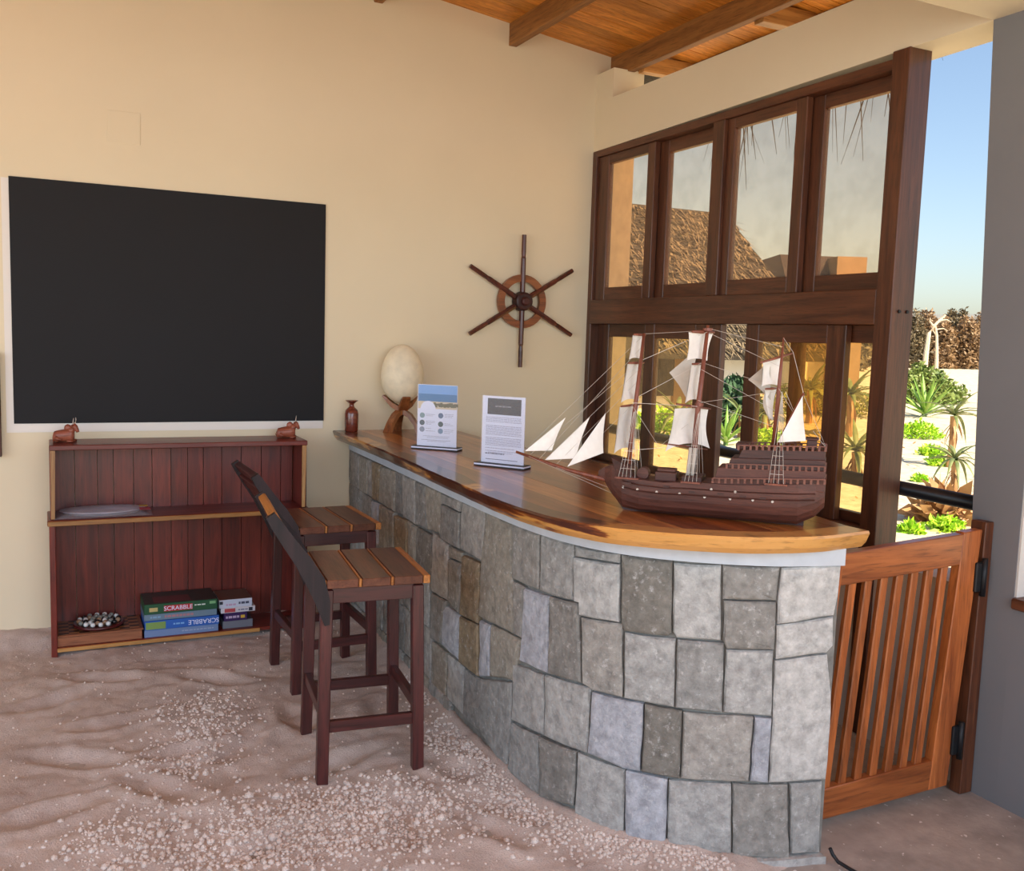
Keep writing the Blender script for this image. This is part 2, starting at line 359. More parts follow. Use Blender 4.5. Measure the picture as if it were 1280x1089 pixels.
# rail outside the window and across the opening
rl = thing('guard_rail', (3.27, 3.9, .77), 'black round guard rail running outside the window and across the opening', 'rail')
m = MB(); m.tube([(3.27, 2.42, 1.052), (3.27, 5.28, 1.075)], .031, 12); m.build('rail_bar', M['rail'], rl, True, True)
for yy in (4.22,):
    m = MB(); m.box(3.245, 3.295, yy-.035, yy+.035, .75, 1.05, .004); m.build('rail_post', M['rail'], rl, world=True)
# ---------------------------------------------------------------- sand floor
clod_spots = [onz(*p, .02) for p in [(250, 885), (255, 915), (230, 960), (200, 1040), (340, 1020), (300, 1050), (400, 1050), (450, 1030), (500, 1060), (540, 1010), (480, 1000), (580, 930), (610, 960), (660, 1000), (740, 1045), (420, 1000), (360, 1060), (150, 1060), (250, 1080)]]
prints = [(onz(*p, .02), a, l) for p, a, l in [((510, 1025), 1.3, .17), ((330, 1055), .5, .12), ((300, 935), .9, .13), ((420, 955), .3, .16), ((140, 905), .2, .16), ((90, 950), 2.6, .16), ((60, 1020), .3, .17), ((200, 990), 2.2, .15), ((130, 850), 2.8, .14), ((60, 880), .5, .14), ((270, 850), 2.5, .15), ((470, 890), 1.1, .13), ((620, 1040), 2.0, .14), ((230, 940), .2, .12), ((370, 900), 1.6, .13), ((560, 960), 1.9, .12)]]
FRONT = [(1.56, 5.292), (1.55, 4.8), (1.535, 4.16), (1.517, 3.6), (1.513, 3.06), (1.525, 2.87), (1.557, 2.68), (1.632, 2.51), (1.743, 2.39), (1.861, 2.30), (2.01, 2.215), (2.222, 2.163)]
def front_dist(x, y):
    best = 9
    for (ax, ay), (bx_, by) in zip(FRONT, FRONT[1:]):
        dx, dy = bx_-ax, by-ay; t = max(0, min(1, ((x-ax)*dx+(y-ay)*dy)/(dx*dx+dy*dy)))
        best = min(best, math.hypot(x-ax-t*dx, y-ay-t*dy))
    return best
def sand_h(x, y):
    v = Vector((x, y, 0))
    h = .018+.016*noise.noise(v*2.3)+.012*noise.noise(v*5.1+Vector((4, 1, 0)))+.009*abs(noise.noise(v*9+Vector((0, 7, 2))))+.004*noise.noise(v*24)+.0022*noise.noise(v*60)
    r = 1-abs(noise.noise(Vector((x*3.2+.6*y, y*7.5, 3))))
    h += .006*r**3
    for c, a, l in prints:
        dx, dy = x-c.x, y-c.y
        if abs(dx) < .3 and abs(dy) < .3:
            u = dx*math.cos(a)+dy*math.sin(a); q = -dx*math.sin(a)+dy*math.cos(a); d2 = (u/l)**2+(q/.055)**2
            h += -.022*math.exp(-d2*1.2)+.011*math.exp(-(math.sqrt(d2)-1.5)**2*4)
    h += .085*max(0, 1-(YB-y)/.3)**1.6*(.8+.4*noise.noise(v*6))+.035*max(0, 1-front_dist(x, y)/.16)**2
    e = (x-1.98)+.5*(y-2.16)*(-1)       # sand thins out toward the concrete by the gate
    if x > 1.5 and y < 2.3: h -= max(0, min(1, (x-1.80+.5*max(0, 2.1-y))/.35))*.075
    return h
m = MB()
XS = [-1.6+.0155*i for i in range(246)]; YS = [1.6+.0155*j for j in range(240)]
vs = [[m.bm.verts.new((x, y, sand_h(x, y))) for y in YS] for x in XS]
for i in range(len(XS)-1):
    for j in range(len(YS)-1):
        cx, cy = XS[i], YS[j]
        if cx > 1.75 and cy > 2.75: continue
        if cx > 1.62 and cy > 2.9: continue
        m.bm.faces.new((vs[i][j], vs[i+1][j], vs[i+1][j+1], vs[i][j+1]))
for v in [v for v in m.bm.verts if not v.link_faces]: m.bm.verts.remove(v)
struct(m.build('floor_sand', M['sand'], smooth=True, world=False, fix=False))
m = MB(); m.box(-3.6, 2.1, -1.7, 1.62, -.01, .015); m.box(-3.6, -1.58, 1.6, YB, -.01, .012); struct(m.build('floor_sand', M['sand'], world=True))
m = MB(); tmpl = bmesh.new(); bmesh.ops.create_icosphere(tmpl, subdivisions=1, radius=1); tv = [v.co.copy() for v in tmpl.verts]; tf = [[v.index for v in f.verts] for f in tmpl.faces]; tmpl.free()
def clod(x, y, r):
    sq = Vector((random.uniform(.8, 1.2), random.uniform(.8, 1.2), random.uniform(.6, .95))); z = sand_h(x, y)+r*.25
    q = [m.bm.verts.new((x+c.x*r*sq.x*random.uniform(.82, 1.15), y+c.y*r*sq.y*random.uniform(.82, 1.15), z+c.z*r*sq.z)) for c in tv]
    for f in tf: m.bm.faces.new([q[i] for i in f])
for i in range(5200):
    c = random.choice(clod_spots); x = c.x+random.gauss(0, .11); y = c.y+random.gauss(0, .10)
    if front_dist(x, y) < .03 or (x > 1.5 and y > 2.45) or x > 1.75: continue
    clod(x, y, min(.017, random.uniform(.0035, .0075)*random.lognormvariate(0, .35)))
for i in range(900):
    t = random.random(); j = min(len(FRONT)-2, int(2+t*8)); a, b = FRONT[j], FRONT[j+1]; q = random.random()
    x = a[0]+(b[0]-a[0])*q-abs(random.gauss(0, .07))-.03; y = a[1]+(b[1]-a[1])*q-abs(random.gauss(0, .03))
    if x > 1.9: continue
    clod(x, y, random.uniform(.003, .009))
for i in range(900):
    x = random.uniform(-.6, 1.5); y = random.uniform(2.1, 5.1); clod(x, y, random.uniform(.002, .006))
o = m.build('sand_clods', M['clod'], fix=False); tag(o, 'crumbly clods of pale sand scattered over the sandy floor', 'sand', kind='stuff')
# ---------------------------------------------------------------- bar counter
TOPZ, STRIPZ, STONEZ = 1.083, 1.028, .972
bar = thing('bar_counter', (1.75, 3.6, 0), 'curved bar counter faced with grey stone blocks under the varnished top', 'counter')
BACKC = [(2.235, 2.40), (2.06, 2.46), (1.93, 2.56), (1.84, 2.70), (1.80, 2.95), (1.79, 3.6), (1.83, 5.290)]
def resample(pts, n):
    P = [Vector(p) for p in pts]; L = [0]
    for a, b in zip(P, P[1:]): L.append(L[-1]+(b-a).length)
    out = []
    for i in range(n+1):
        s = L[-1]*i/n; j = max(k for k in range(len(P)-1) if L[k] <= s+1e-9) if s > 0 else 0
        out.append(P[j].lerp(P[j+1], (s-L[j])/(L[j+1]-L[j])))
    return out
def smooth_curve(pts, it=2):
    P = [Vector(p) for p in pts]
    for _ in range(it):
        Q = [P[0]]
        for a, b in zip(P, P[1:]): Q += [a*.75+b*.25, a*.25+b*.75]
        Q.append(P[-1]); P = Q
    return resample(P, 90)
FC = smooth_curve(FRONT)
FL = [0]
for a, b in zip(FC, FC[1:]): FL.append(FL[-1]+(b-a).length)
def fc_at(s):
    s = max(0, min(FL[-1]-1e-6, s)); j = max(k for k in range(len(FL)-1) if FL[k] <= s)
    a, b = FC[j], FC[j+1]; t = (s-FL[j])/(FL[j+1]-FL[j]); p = a.lerp(b, t)
    j0, j1 = max(0, j-2), min(len(FC)-1, j+3); d = (FC[j1]-FC[j0]).normalized()
    return p, Vector((d.y, -d.x))           # point and outward normal
for s_ in (1.0,):
    p, nn = fc_at(s_)
    SGN = 1 if nn.x < 0 else -1
def cp(s, z, out): p, nn = fc_at(s); q = p+nn*SGN*out; return Vector((q.x, q.y, z))
def px_to_sz(x, y):       # where a sight line meets the stone facing
    d = ray(x, y); best = None
    for i in range(len(FC)-1):
        a, b = FC[i], FC[i+1]; e = b-a; den = d.x*e.y-d.y*e.x
        if abs(den) < 1e-9: continue
        t = (a.x*e.y-a.y*e.x)/den; u = (a.x*d.y-a.y*d.x)/den
        if t > 0 and -.02 <= u <= 1.02 and (best is None or t < best[0]): best = (t, FL[i]+u*(b-a).length, CH+d.z*t)
    if best is None:
        if x > 900: return FL[-1], CH+d.z*((FC[-1].x)/d.x)
        return 0.0, CH+d.z*(YB/d.y)
    return best[1], best[2]
core = [cp(s, 0, -.012) for s in [FL[-1]*i/60 for i in range(61)]]
m = MB(); m.prism([(p.x, p.y) for p in core]+BACKC, -.02, STONEZ); m.build('counter_core', M['mortar'], bar, world=True)
m = MB(); st = [cp(FL[-1]*i/60, 0, .016) for i in range(61)]
m.prism([(p.x, p.y) for p in st]+BACKC, STONEZ, STRIPZ); m.build('plaster_band', M['strip'], bar, world=True)
m = MB(); st = [cp(FL[-1]*(.80+.2*i/16), 0, .022+.008*noise.noise(Vector((i*.7, 0, 0)))) for i in range(17)]
m.prism([(p.x, p.y) for p in st]+[BACKC[0], BACKC[1], BACKC[2]], -.02, .02); m.build('plinth', M['stone'], bar, world=True, color=srgb(170, 168, 164))
G1, G2, G3, G4, WB, BL, OC, DK, LT = [srgb(*c) for c in ((144, 143, 139), (160, 159, 155), (132, 129, 123), (150, 146, 139), (144, 138, 126), (164, 166, 172), (138, 122, 98), (120, 116, 108), (182, 180, 175))]
STONES = [   # outlines traced on the facing
 ([(432, 556), (438.5, 562), (438.5, 603), (432, 602)], WB), ([(438.5, 562), (450.5, 569), (451, 612), (438.5, 604)], G4), ([(451, 569), (461, 574), (461, 619), (451, 613)], WB),
 ([(461, 574), (467, 577), (467, 623), (461, 619)], G4), ([(467, 577), (476.5, 581), (474.7, 627), (467, 624)], OC), ([(477, 582), (496.5, 589), (494, 640), (475, 628)], WB), ([(496.5, 589), (505, 593), (506, 645), (495, 640)], G3),
 ([(505, 593), (521, 600), (521, 656), (506, 646)], G4), ([(521, 601), (533, 607), (535, 662), (521.5, 656)], G3), ([(533, 607), (554, 616), (552, 668), (535, 662)], WB),
 ([(554, 616.5), (580, 626), (577, 640), (554, 629)], G4), ([(554, 630), (577, 641), (576, 686), (563, 680), (553, 673)], G3), ([(580, 627), (607.5, 638), (608, 650), (604.5, 702), (577, 686), (578.5, 644)], G4),
 ([(610, 639), (642, 654), (642.5, 724), (644, 793), (614, 778), (600, 770), (603, 703)], WB), ([(644, 725.5), (657, 733.5), (653.3, 798), (644, 793.5)], G3), ([(642.5, 655), (677, 667.5), (675.5, 736.5), (657.5, 730), (643, 723)], G3),
 ([(677.5, 667.5), (718, 681), (718.5, 751), (689, 743), (675.8, 737.5)], G1), ([(719, 682), (776.5, 692), (776, 704), (719, 695)], G1), ([(719, 696), (776, 705), (775, 777.5), (726, 769.5), (725, 753.5), (719, 751.5)], G2),
 ([(777.5, 693), (841.5, 700), (840, 792), (836, 795), (780, 788.5), (776.5, 779)], DK), ([(842, 703), (902, 706), (901, 801), (846, 797), (841, 790)], G2),
 ([(902.5, 705), (975, 708.5), (971, 751), (903, 749.5)], G3), ([(976, 709), (1050, 705), (1046.5, 740), (1041, 769), (970.5, 780), (971, 752)], LT), ([(970, 781), (1041, 770), (1041, 807), (1033, 816), (968.5, 824)], LT), ([(904, 750), (970, 751.7), (967, 811.8), (907.7, 810.6), (903, 801)], G3),
 ([(968, 825), (1033, 817), (1035, 836), (1038, 864), (1038, 890), (1035, 930), (1031, 974), (981, 978), (960, 978), (965, 896)], LT), ([(907, 811.5), (967, 812.7), (964, 895), (903.5, 891)], G2),
 ([(846.5, 799), (905, 803), (903, 891), (844, 885)], G1), ([(781, 790), (845, 798), (843, 884), (805, 878), (780, 873)], G2), ([(727.5, 771), (779, 779.5), (778.5, 872), (742, 863), (729, 855)], G4), ([(688.5, 745), (725, 754), (727.7, 854), (687, 842)], G3),
 ([(657, 735), (688, 745), (686.5, 842), (673, 837), (651.5, 826)], BL), ([(615, 780), (652.5, 799), (648.5, 825), (641, 851), (626, 847), (613, 846)], WB), ([(601, 775), (613.5, 781), (612, 846), (600.5, 846)], BL), ([(577, 770), (600, 781), (599.5, 846), (576, 828)], OC),
 ([(580, 694), (602, 703.8), (599.5, 780), (577, 769)], OC), ([(563, 682), (579.5, 691), (579.5, 703.5), (563, 697)], WB), ([(563, 698), (579.5, 704.5), (576, 767), (562, 751)], G3), ([(543.5, 665), (562.5, 681), (562, 751), (542, 739.5)], G4), ([(554, 755), (576, 767.5), (575, 826), (553, 806)], BL),
 ([(541.5, 741), (560, 750.5), (552.5, 805.5), (540, 798.5)], G3), ([(541, 801), (559.5, 816), (559, 873), (541, 861)], WB), ([(561, 817.5), (581, 834), (579.5, 894), (560, 873)], G2), ([(582, 835), (600, 848), (641, 852.5), (640, 901), (634.5, 963), (600.6, 915), (580.4, 896)], G1),
 ([(643, 829), (681, 843), (681, 919), (641, 900)], G2), ([(682, 843), (739, 859), (734.7, 941.5), (681.5, 920)], G2), ([(640.5, 902), (675, 920), (676, 994), (636, 965)], G1), ([(676, 920), (722, 938.5), (718.5, 1007), (676.5, 995)], G3),
 ([(741.5, 864), (778, 873.5), (805, 879), (801, 963.5), (780, 960), (735.5, 941)], BL), ([(806, 879), (853, 887.5), (849.5, 973), (802.5, 964)], DK), ([(723, 940), (782, 961.5), (780, 1052), (719, 1020)], G2), ([(782.8, 962), (835, 973), (832.5, 1062), (781, 1056)], BL),
 ([(853.7, 889), (942, 895.3), (936, 977), (850.5, 973)], G4), ([(943, 895.5), (964, 897), (959, 978), (936.7, 976.7)], BL), ([(835.7, 974), (914, 979), (914, 1067), (833, 1062)], G2), ([(915, 978.5), (984.5, 979.7), (986, 1073), (915, 1070)], G3), ([(986.8, 979), (1027, 976), (1023, 1066), (987.5, 1068)], G1),
 ([(432, 603), (453.3, 613), (453.3, 660), (432, 648)], G3), ([(453.8, 613.5), (466, 624), (466, 684), (453.8, 677)], G3), ([(466.4, 626), (475.3, 629.5), (475.3, 684.5), (466.4, 682)], BL), ([(475.8, 630), (494, 640.5), (494, 695), (475.8, 685)], WB), ([(494.7, 644), (510.4, 651), (510.4, 705), (494.7, 696)], OC), ([(510.8, 651), (522, 658.5), (522, 713), (510.8, 706)], WB), ([(522.3, 659), (542.6, 669.5), (541, 739), (521, 722)], DK)]
SZ = []
for poly, col in STONES:
    SZ.append(([px_to_sz(*p) for p in poly], col))
def stone(sz, col, seed):
    rr = random.Random(seed)
    cs = sum(p[0] for p in sz)/len(sz); cz = sum(p[1] for p in sz)/len(sz)
    pts = []
    n = len(sz)
    for i in range(n):
        a, b = sz[i], sz[(i+1) % n]; L = math.hypot(a[0]-b[0], a[1]-b[1]); k = max(1, int(L/.05))
        for j in range(k):
            t = j/k; js = 0 if j == 0 else rr.uniform(-.0022, .0022)
            pts.append((a[0]+(b[0]-a[0])*t+js, a[1]+(b[1]-a[1])*t+js))
    def shrink(p, d):
        ds, dz = cs-p[0], cz-p[1]; L = math.hypot(ds, dz) or 1; return (p[0]+ds/L*d, p[1]+dz/L*d)
    base = rr.uniform(.006, .013); mm = MB(); rings = []
    for d, o_ in ((.0013, -.02), (.0018, base-.006), (.008, base), (.03, base+rr.uniform(.001, .004))):
        ring = []
        for p in pts:
            q = shrink(p, d); ring.append(mm.bm.verts.new(cp(q[0], q[1], o_+(rr.uniform(-.0018, .0022) if o_ > 0 else 0))))
        rings.append(ring)
    for a, b in zip(rings, rings[1:]):
        for i in range(len(pts)): mm.bm.faces.new((a[i], a[(i+1) % len(pts)], b[(i+1) % len(pts)], b[i]))
    cv = mm.bm.verts.new(cp(cs, cz, base+rr.uniform(.001, .006)))
    for i in range(len(pts)): mm.bm.faces.new((rings[-1][i], rings[-1][(i+1) % len(pts)], cv))
    j = rr.uniform(.9, 1.1); mm.build('stone', M['stone'], bar, world=True, color=tuple(c*j for c in col[:3])+(1,))
# stones the stools and sand hide, course by course
def hid(s0, s1, z0, z1, seed):
    rr = random.Random(seed); s = s0
    while s < s1-.03:
        e = min(s1, s+rr.uniform(.08, .17)); e = s1 if s1-e < .05 else e
        SZ.append(([(s, z1), (e, z1), (e, z0), (s, z0)], rr.choice([G1, G3, G4, WB, G2]))); s = e
def sat(x, y): return px_to_sz(x, y)
s_a = sat(540, 740)[0]; zl1 = sat(522, 722)[1]; zl2 = sat(541, 800)[1]
S1 = sat(541, 830)[0]
hid(0.0, s_a, .33, .55, 3); hid(0.0, S1, .10, .33, 4); hid(0.0, S1+.25, -.03, .10, 5)
for i, (sz, col) in enumerate(SZ): stone(sz, col, i+11)
# worktop: live edge and lengthwise boards
top = thing('countertop', (1.85, 3.7, STRIPZ), 'varnished hardwood worktop with a curved live edge on the stone bar', 'countertop')
TF = smooth_curve([(1.45, 5.298), (1.45, 4.77), (1.437, 4.09), (1.405, 3.47), (1.388, 2.95), (1.411, 2.64), (1.487, 2.44), (1.58, 2.34), (1.71, 2.235), (1.868, 2.145), (2.043, 2.10), (2.285, 2.12)])
n = len(TF); inner = []
for i, p in enumerate(TF):
    d = (TF[min(i+1, n-1)]-TF[max(i-1, 0)]).normalized(); nn = Vector((-d.y, d.x)); nn = nn if nn.x > 0 or nn.y > 0 else -nn
    inner.append(p+nn*(.085+.03*noise.noise(Vector((i*.11, 3, 0)))))
def edgemat():
    m, t, b = newmat('live_edge'); v = coords(t, (.35, .35, 3), False); f = tex(t, v, 7, 4, .6, .4); g = tex(t, coords(t, (.3, .3, 2), False), 60, 4)
    tc = t.nodes.new('ShaderNodeTexCoord'); sp = t.nodes.new('ShaderNodeSeparateXYZ'); t.links.new(tc.outputs['Object'], sp.inputs[0])
    mr = t.nodes.new('ShaderNodeMapRange'); t.links.new(sp.outputs['Y'], mr.inputs[0]); mr.inputs[1].default_value = -1.16; mr.inputs[2].default_value = -1.34; mr.inputs[3].default_value = 0; mr.inputs[4].default_value = .24
    a = t.nodes.new('ShaderNodeMath'); a.operation = 'ADD'; t.links.new(mr.outputs[0], a.inputs[0]); t.links.new(f, a.inputs[1])
    c = ramp(t, a.outputs[0], [(.50, srgb(70, 30, 16)), (.56, srgb(126, 66, 28)), (.60, srgb(196, 140, 70)), (.85, srgb(206, 152, 84))])
    c = mixrgb(t, c, srgb(60, 30, 14), ramp(t, g, [(.55, (0, 0, 0, 1)), (.75, (.5, .5, .5, 1))]))
    t.links.new(c, b.inputs['Base Color']); b.inputs['Roughness'].default_value = .3; b.inputs['Coat Weight'].default_value = .5; b.inputs['Coat Roughness'].default_value = .08
    return m
m = MB(); sec = []
for i, (p, q) in enumerate(zip(TF, inner)):
    wv = .006*noise.noise(Vector((i*.25, 0, 1))); d = (q-p).normalized()
    pts = [p+d*.004+d*wv, p+d*wv, p+d*(.012+wv), p+d*(.028+wv)]
    zz = [TOPZ, TOPZ-.008, STRIPZ+.018, STRIPZ]
    ring = [m.bm.verts.new((a.x, a.y, z)) for a, z in zip(pts, zz)]+[m.bm.verts.new((q.x, q.y, STRIPZ)), m.bm.verts.new((q.x, q.y, TOPZ))]
    sec.append(ring)
for a, b in zip(sec, sec[1:]):
    for k in range(6): m.bm.faces.new((a[k], a[(k+1) % 6], b[(k+1) % 6], b[k]))
m.bm.faces.new(sec[0]); m.bm.faces.new(sec[-1])
m.build('live_edge', edgemat(), top, world=True)
BK = [(2.29, 2.30), (2.32, 2.45), (2.33, 3.2), (2.26, 3.8), (2.19, 4.4), (2.165, 4.9), (2.17, 5.298)]
outline = [(p.x, p.y) for p in inner]+BK
def clip(poly, a, side):     # keep x>=a (side 1) or x<=a (side -1)
    out = []
    for (p, q) in zip(poly, poly[1:]+poly[:1]):
        ip, iq = side*(p[0]-a) >= 0, side*(q[0]-a) >= 0
        if ip: out.append(p)
        if ip != iq: t = (a-p[0])/(q[0]-p[0]); out.append((a, p[1]+t*(q[1]-p[1])))
    return out
cuts = [1.2, 1.60, 1.735, 1.86, 1.99, 2.11, 2.22, 2.5]
for i, (a, b) in enumerate(zip(cuts, cuts[1:])):
    pg = clip(clip(outline, a, 1), b, -1)
    if len(pg) < 3: continue
    m = MB(); m.prism(pg, STRIPZ, TOPZ-(.0004 if i % 2 else 0))
    col = [((108, 54, 24), (166, 94, 44)), ((92, 44, 22), (146, 80, 40)), ((140, 82, 38), (196, 130, 68))][(i*2) % 3]
    m.build('worktop_board', wood(*col, axis='Y', rough=.28, coat=.45, var=.2, name='worktop_wood'), top, world=True)
# black cable end on the concrete
m = MB(); m.tube([(2.225, 2.135, .05), (2.232, 2.128, .03), (2.238, 2.11, .014), (2.245, 2.06, .012), (2.26, 1.98, .010)], .006, 6)
tag(m.build('cable', M['black'], smooth=True, world=True), 'black cable end lying by the foot of the bar counter', 'cable')
# ---------------------------------------------------------------- gate and its post
gt = thing('slatted_gate', (2.66, 2.32, .03), 'low reddish wooden gate with upright slats between bar and pillar', 'gate')
GY = 2.32
def gp(x, y, z): return (x+.085*(z-.5), y, z+.055*(x-2.35)*(.3+.7*z))
def gbox(nm, x0, x1, z0, z1, ax, t=.019, par=gt, y0=0, col=GATE, bev=.003):
    m = MB(); m.hexa([gp(x0, GY-t+y0, z0), gp(x1, GY-t+y0, z0), gp(x1, GY+t+y0, z0), gp(x0, GY+t+y0, z0), gp(x0, GY-t+y0, z1), gp(x1, GY-t+y0, z1), gp(x1, GY+t+y0, z1), gp(x0, GY+t+y0, z1)], bev)
    return m.build(nm, wood(*col, axis=ax, rough=.35, coat=.3, var=.25, name='gate_wood'), par, world=True)
gbox('top_rail', 2.30, 2.905, .855, .965, 'X'); gbox('bottom_rail', 2.30, 2.905, .035, .145, 'X')
gbox('stile', 2.255, 2.335, .035, .967, 'Z', .0195); gbox('stile', 2.905, 3.0, .035, .97, 'Z', .0195)
for i in range(7):
    xs = 2.40+i*.0735; gbox('slat', xs-.017, xs+.017, .14, .86, 'Z', .011, bev=.004)
for z in (.22, .83):
    h = MB(); h.box(2.985+.085*(z-.5), 3.035+.085*(z-.5), GY-.03, GY-.012, z-.055, z+.055, .004)
    ho = h.build('hinge', M['black'], gt, world=True)
    h = MB(); h.tube([(3.022+.085*(z-.5), GY-.031, z-.07), (3.022+.085*(z-.5), GY-.031, z+.07)], .011, 8); h.build('hinge_pin', M['black'], ho, True, True)
gpst = MB(); gpst.hexa([(3.035, 2.300, -.003), (3.098, 2.300, -.003), (3.098, 2.35, -.003), (3.035, 2.35, -.003), (3.055, 2.30, 1.03), (3.098, 2.30, 1.03), (3.098, 2.365, 1.03), (3.055, 2.365, 1.03)], .003)
tag(gpst.build('gate_post', wood(*FRAME, axis='Z', name='gate_post_wood'), world=True), 'dark wooden gate post fixed to the grey pillar', 'post')
# ---------------------------------------------------------------- blackboard and wall pieces
bb = thing('blackboard', (.616, YB, 1.14), 'large matt blackboard panel on the back wall above the shelf', 'blackboard')
bx('panel', M['board'], -.162, 1.395, YB-.008, YB-.0005, 1.14, 2.343, bb)
bx('surround', plain('bare_plaster', (232, 226, 218), .9), -.195, 1.392, YB-.003, YB-.0002, 1.095, 2.335, bb)
m = MB(); m.box(.282, .436, YB-.0025, YB-.0005, 2.555, 2.712, .001)
tag(m.build('cover_plate', M['plaster'], world=True), 'square cream cover plate high on the back wall above blackboard', 'plate')
hf = thing('hanging_frame', (-.3, YB, .98), 'dark wooden frame cut by the left edge of the photo', 'frame')
for a in ((-.245, -.2175, .98, 1.49), (-.50, -.4725, .98, 1.49)): bx('frame_side', wood(*BROWN, axis='Z'), a[0], a[1], YB-.04, YB-.001, a[2], a[3], hf, .003)
for a in ((.98, 1.01), (1.46, 1.49)): bx('frame_rail', wood(*BROWN, axis='X'), -.4725, -.245, YB-.035, YB-.001, a[0], a[1], hf, .003)
bx('frame_back', wood(*BROWN, axis='Z'), -.4725, -.245, YB-.01, YB-.001, 1.01, 1.46, hf)
# ship's wheel
wh = thing('ship_wheel', (2.612, YB, 1.46), 'decorative six spoked ship wheel in brown wood hanging on the back wall', 'wheel')
wc = Vector((2.612, YB-.04, 1.863))
def ring(r0, r1, ya, yb, n=36):
    m = MB(); R = []
    for k in range(n):
        a = 2*PI*k/n; c, s = math.cos(a), math.sin(a)
        R.append([m.bm.verts.new((wc.x+r*c, y, wc.z+r*s)) for r, y in ((r0, ya), (r1, ya), (r1, yb), (r0, yb))])
    for k in range(n):
        a, b = R[k], R[(k+1) % n]
        for q in range(4): m.bm.faces.new((a[q], a[(q+1) % 4], b[(q+1) % 4], b[q]))
    return m
ring(.120, .163, YB-.045, YB-.02).build('rim', wood((112, 60, 28), (160, 94, 48), 'X', .4, .2, .1, 'wheel_rim_wood'), wh, world=True)
WD = wood((58, 24, 16), (104, 50, 34), 'Z', .4, .2, .2, 'wheel_wood')
for k, a in enumerate((90, 31, -29, -90, -149, 151)):
    a = math.radians(a); d = Vector((math.cos(a), 0, math.sin(a))); r = Vector((-d.z, 0, d.x))
    m = MB(); m.tube([wc+d*.03, wc+d*.26, wc+d*.272], [.017, .016, .013], 8); sp = m.build('spoke', WD, wh, world=True)
    m = MB(); m.tube([wc+d*.268, wc+d*.30, wc+d*.36, wc+d*.402], [.0125, .0145, .014, .0135], 8); m.build('spoke_handle', WD, sp, world=True)
m = MB(); m.tube([(wc.x, YB-.001, wc.z), (wc.x, YB-.03, wc.z), (wc.x, YB-.075, wc.z), (wc.x, YB-.08, wc.z)], [.052, .062, .055, .045], 20); hb = m.build('hub', wood((40, 16, 14), (76, 32, 26), 'X'), wh, world=True)
m = MB(); m.tube([(wc.x, YB-.078, wc.z), (wc.x, YB-.098, wc.z), (wc.x, YB-.104, wc.z)], [.028, .026, .018], 14); m.build('hub_cap', wood((40, 16, 14), (90, 40, 32), 'X'), hb, world=True)
# ---------------------------------------------------------------- open shelf unit
sh = thing('shelf_unit', (.615, 5.15, 0), 'low open red-brown wooden shelf unit against the back wall under the blackboard', 'shelf')
SX = wood(*RED, axis='X', rough=.4, coat=.15, var=.12, name='shelf_wood'); SZm = wood(*RED, axis='Z', rough=.4, coat=.15, var=.2, name='shelf_wood_upright')
SL = wood(*LIGHT, axis='X', name='sapwood_edge'); SLz = wood((170, 118, 66), (206, 160, 104), axis='Z', name='sapwood_upright')
x0, x1 = -.008, 1.236
bx('top_board', SX, x0, x1, 5.012, 5.285, 1.035, 1.06, sh, .003)
md = bx('middle_board', SX, x0-.014, x1+.012, 4.995, 5.275, .672, .696, sh, .003)
bx('board_edge', SL, x0-.012, x1-.15, 4.986, 4.9955, .671, .694, md, .002)
bo = bx('bottom_board', SX, x0+.02, x1-.02, 5.005, 5.275, .045, .064, sh, .002)
bx('board_edge', SL, x0+.02, x1-.25, 4.995, 5.0055, .043, .062, bo, .002)
for (a, b, xe0, xe1) in ((x0, x0+.02, x0+.004, x0+.026), (x1-.02, x1, x1-.026, x1-.004)):
    s = bx('side_panel', SZm, a, b, 5.03, 5.28, .696, 1.035, sh, .002)
    m = MB(); m.hexa([(xe0, 5.018, .70), (xe1-.006, 5.018, .70), (xe1-.006, 5.031, .70), (xe0, 5.031, .70), (xe0, 5.018, 1.034), (xe1, 5.018, 1.034), (xe1, 5.031, 1.034), (xe0, 5.031, 1.034)]); m.build('side_edge', SLz, s, world=True)
    s = bx('side_panel', SZm, a-.006, b+.002, 5.005, 5.28, -.02, .672, sh, .003)
xx = x0+.021; rr = random.Random(5); ws = []
while xx < x1-.03:
    wd = rr.uniform(.075, .108); e = min(x1-.021, xx+wd)
    if x1-.021-e < .04: e = x1-.021
    dd = rr.uniform(0, .004)
    bx('back_plank', SZm, xx, e-.0035, 5.258+dd, 5.276, .66, 1.034, sh); bx('back_plank', SZm, xx, e-.003, 5.258+rr.uniform(0, .004), 5.276, .064, .66, sh); xx = e
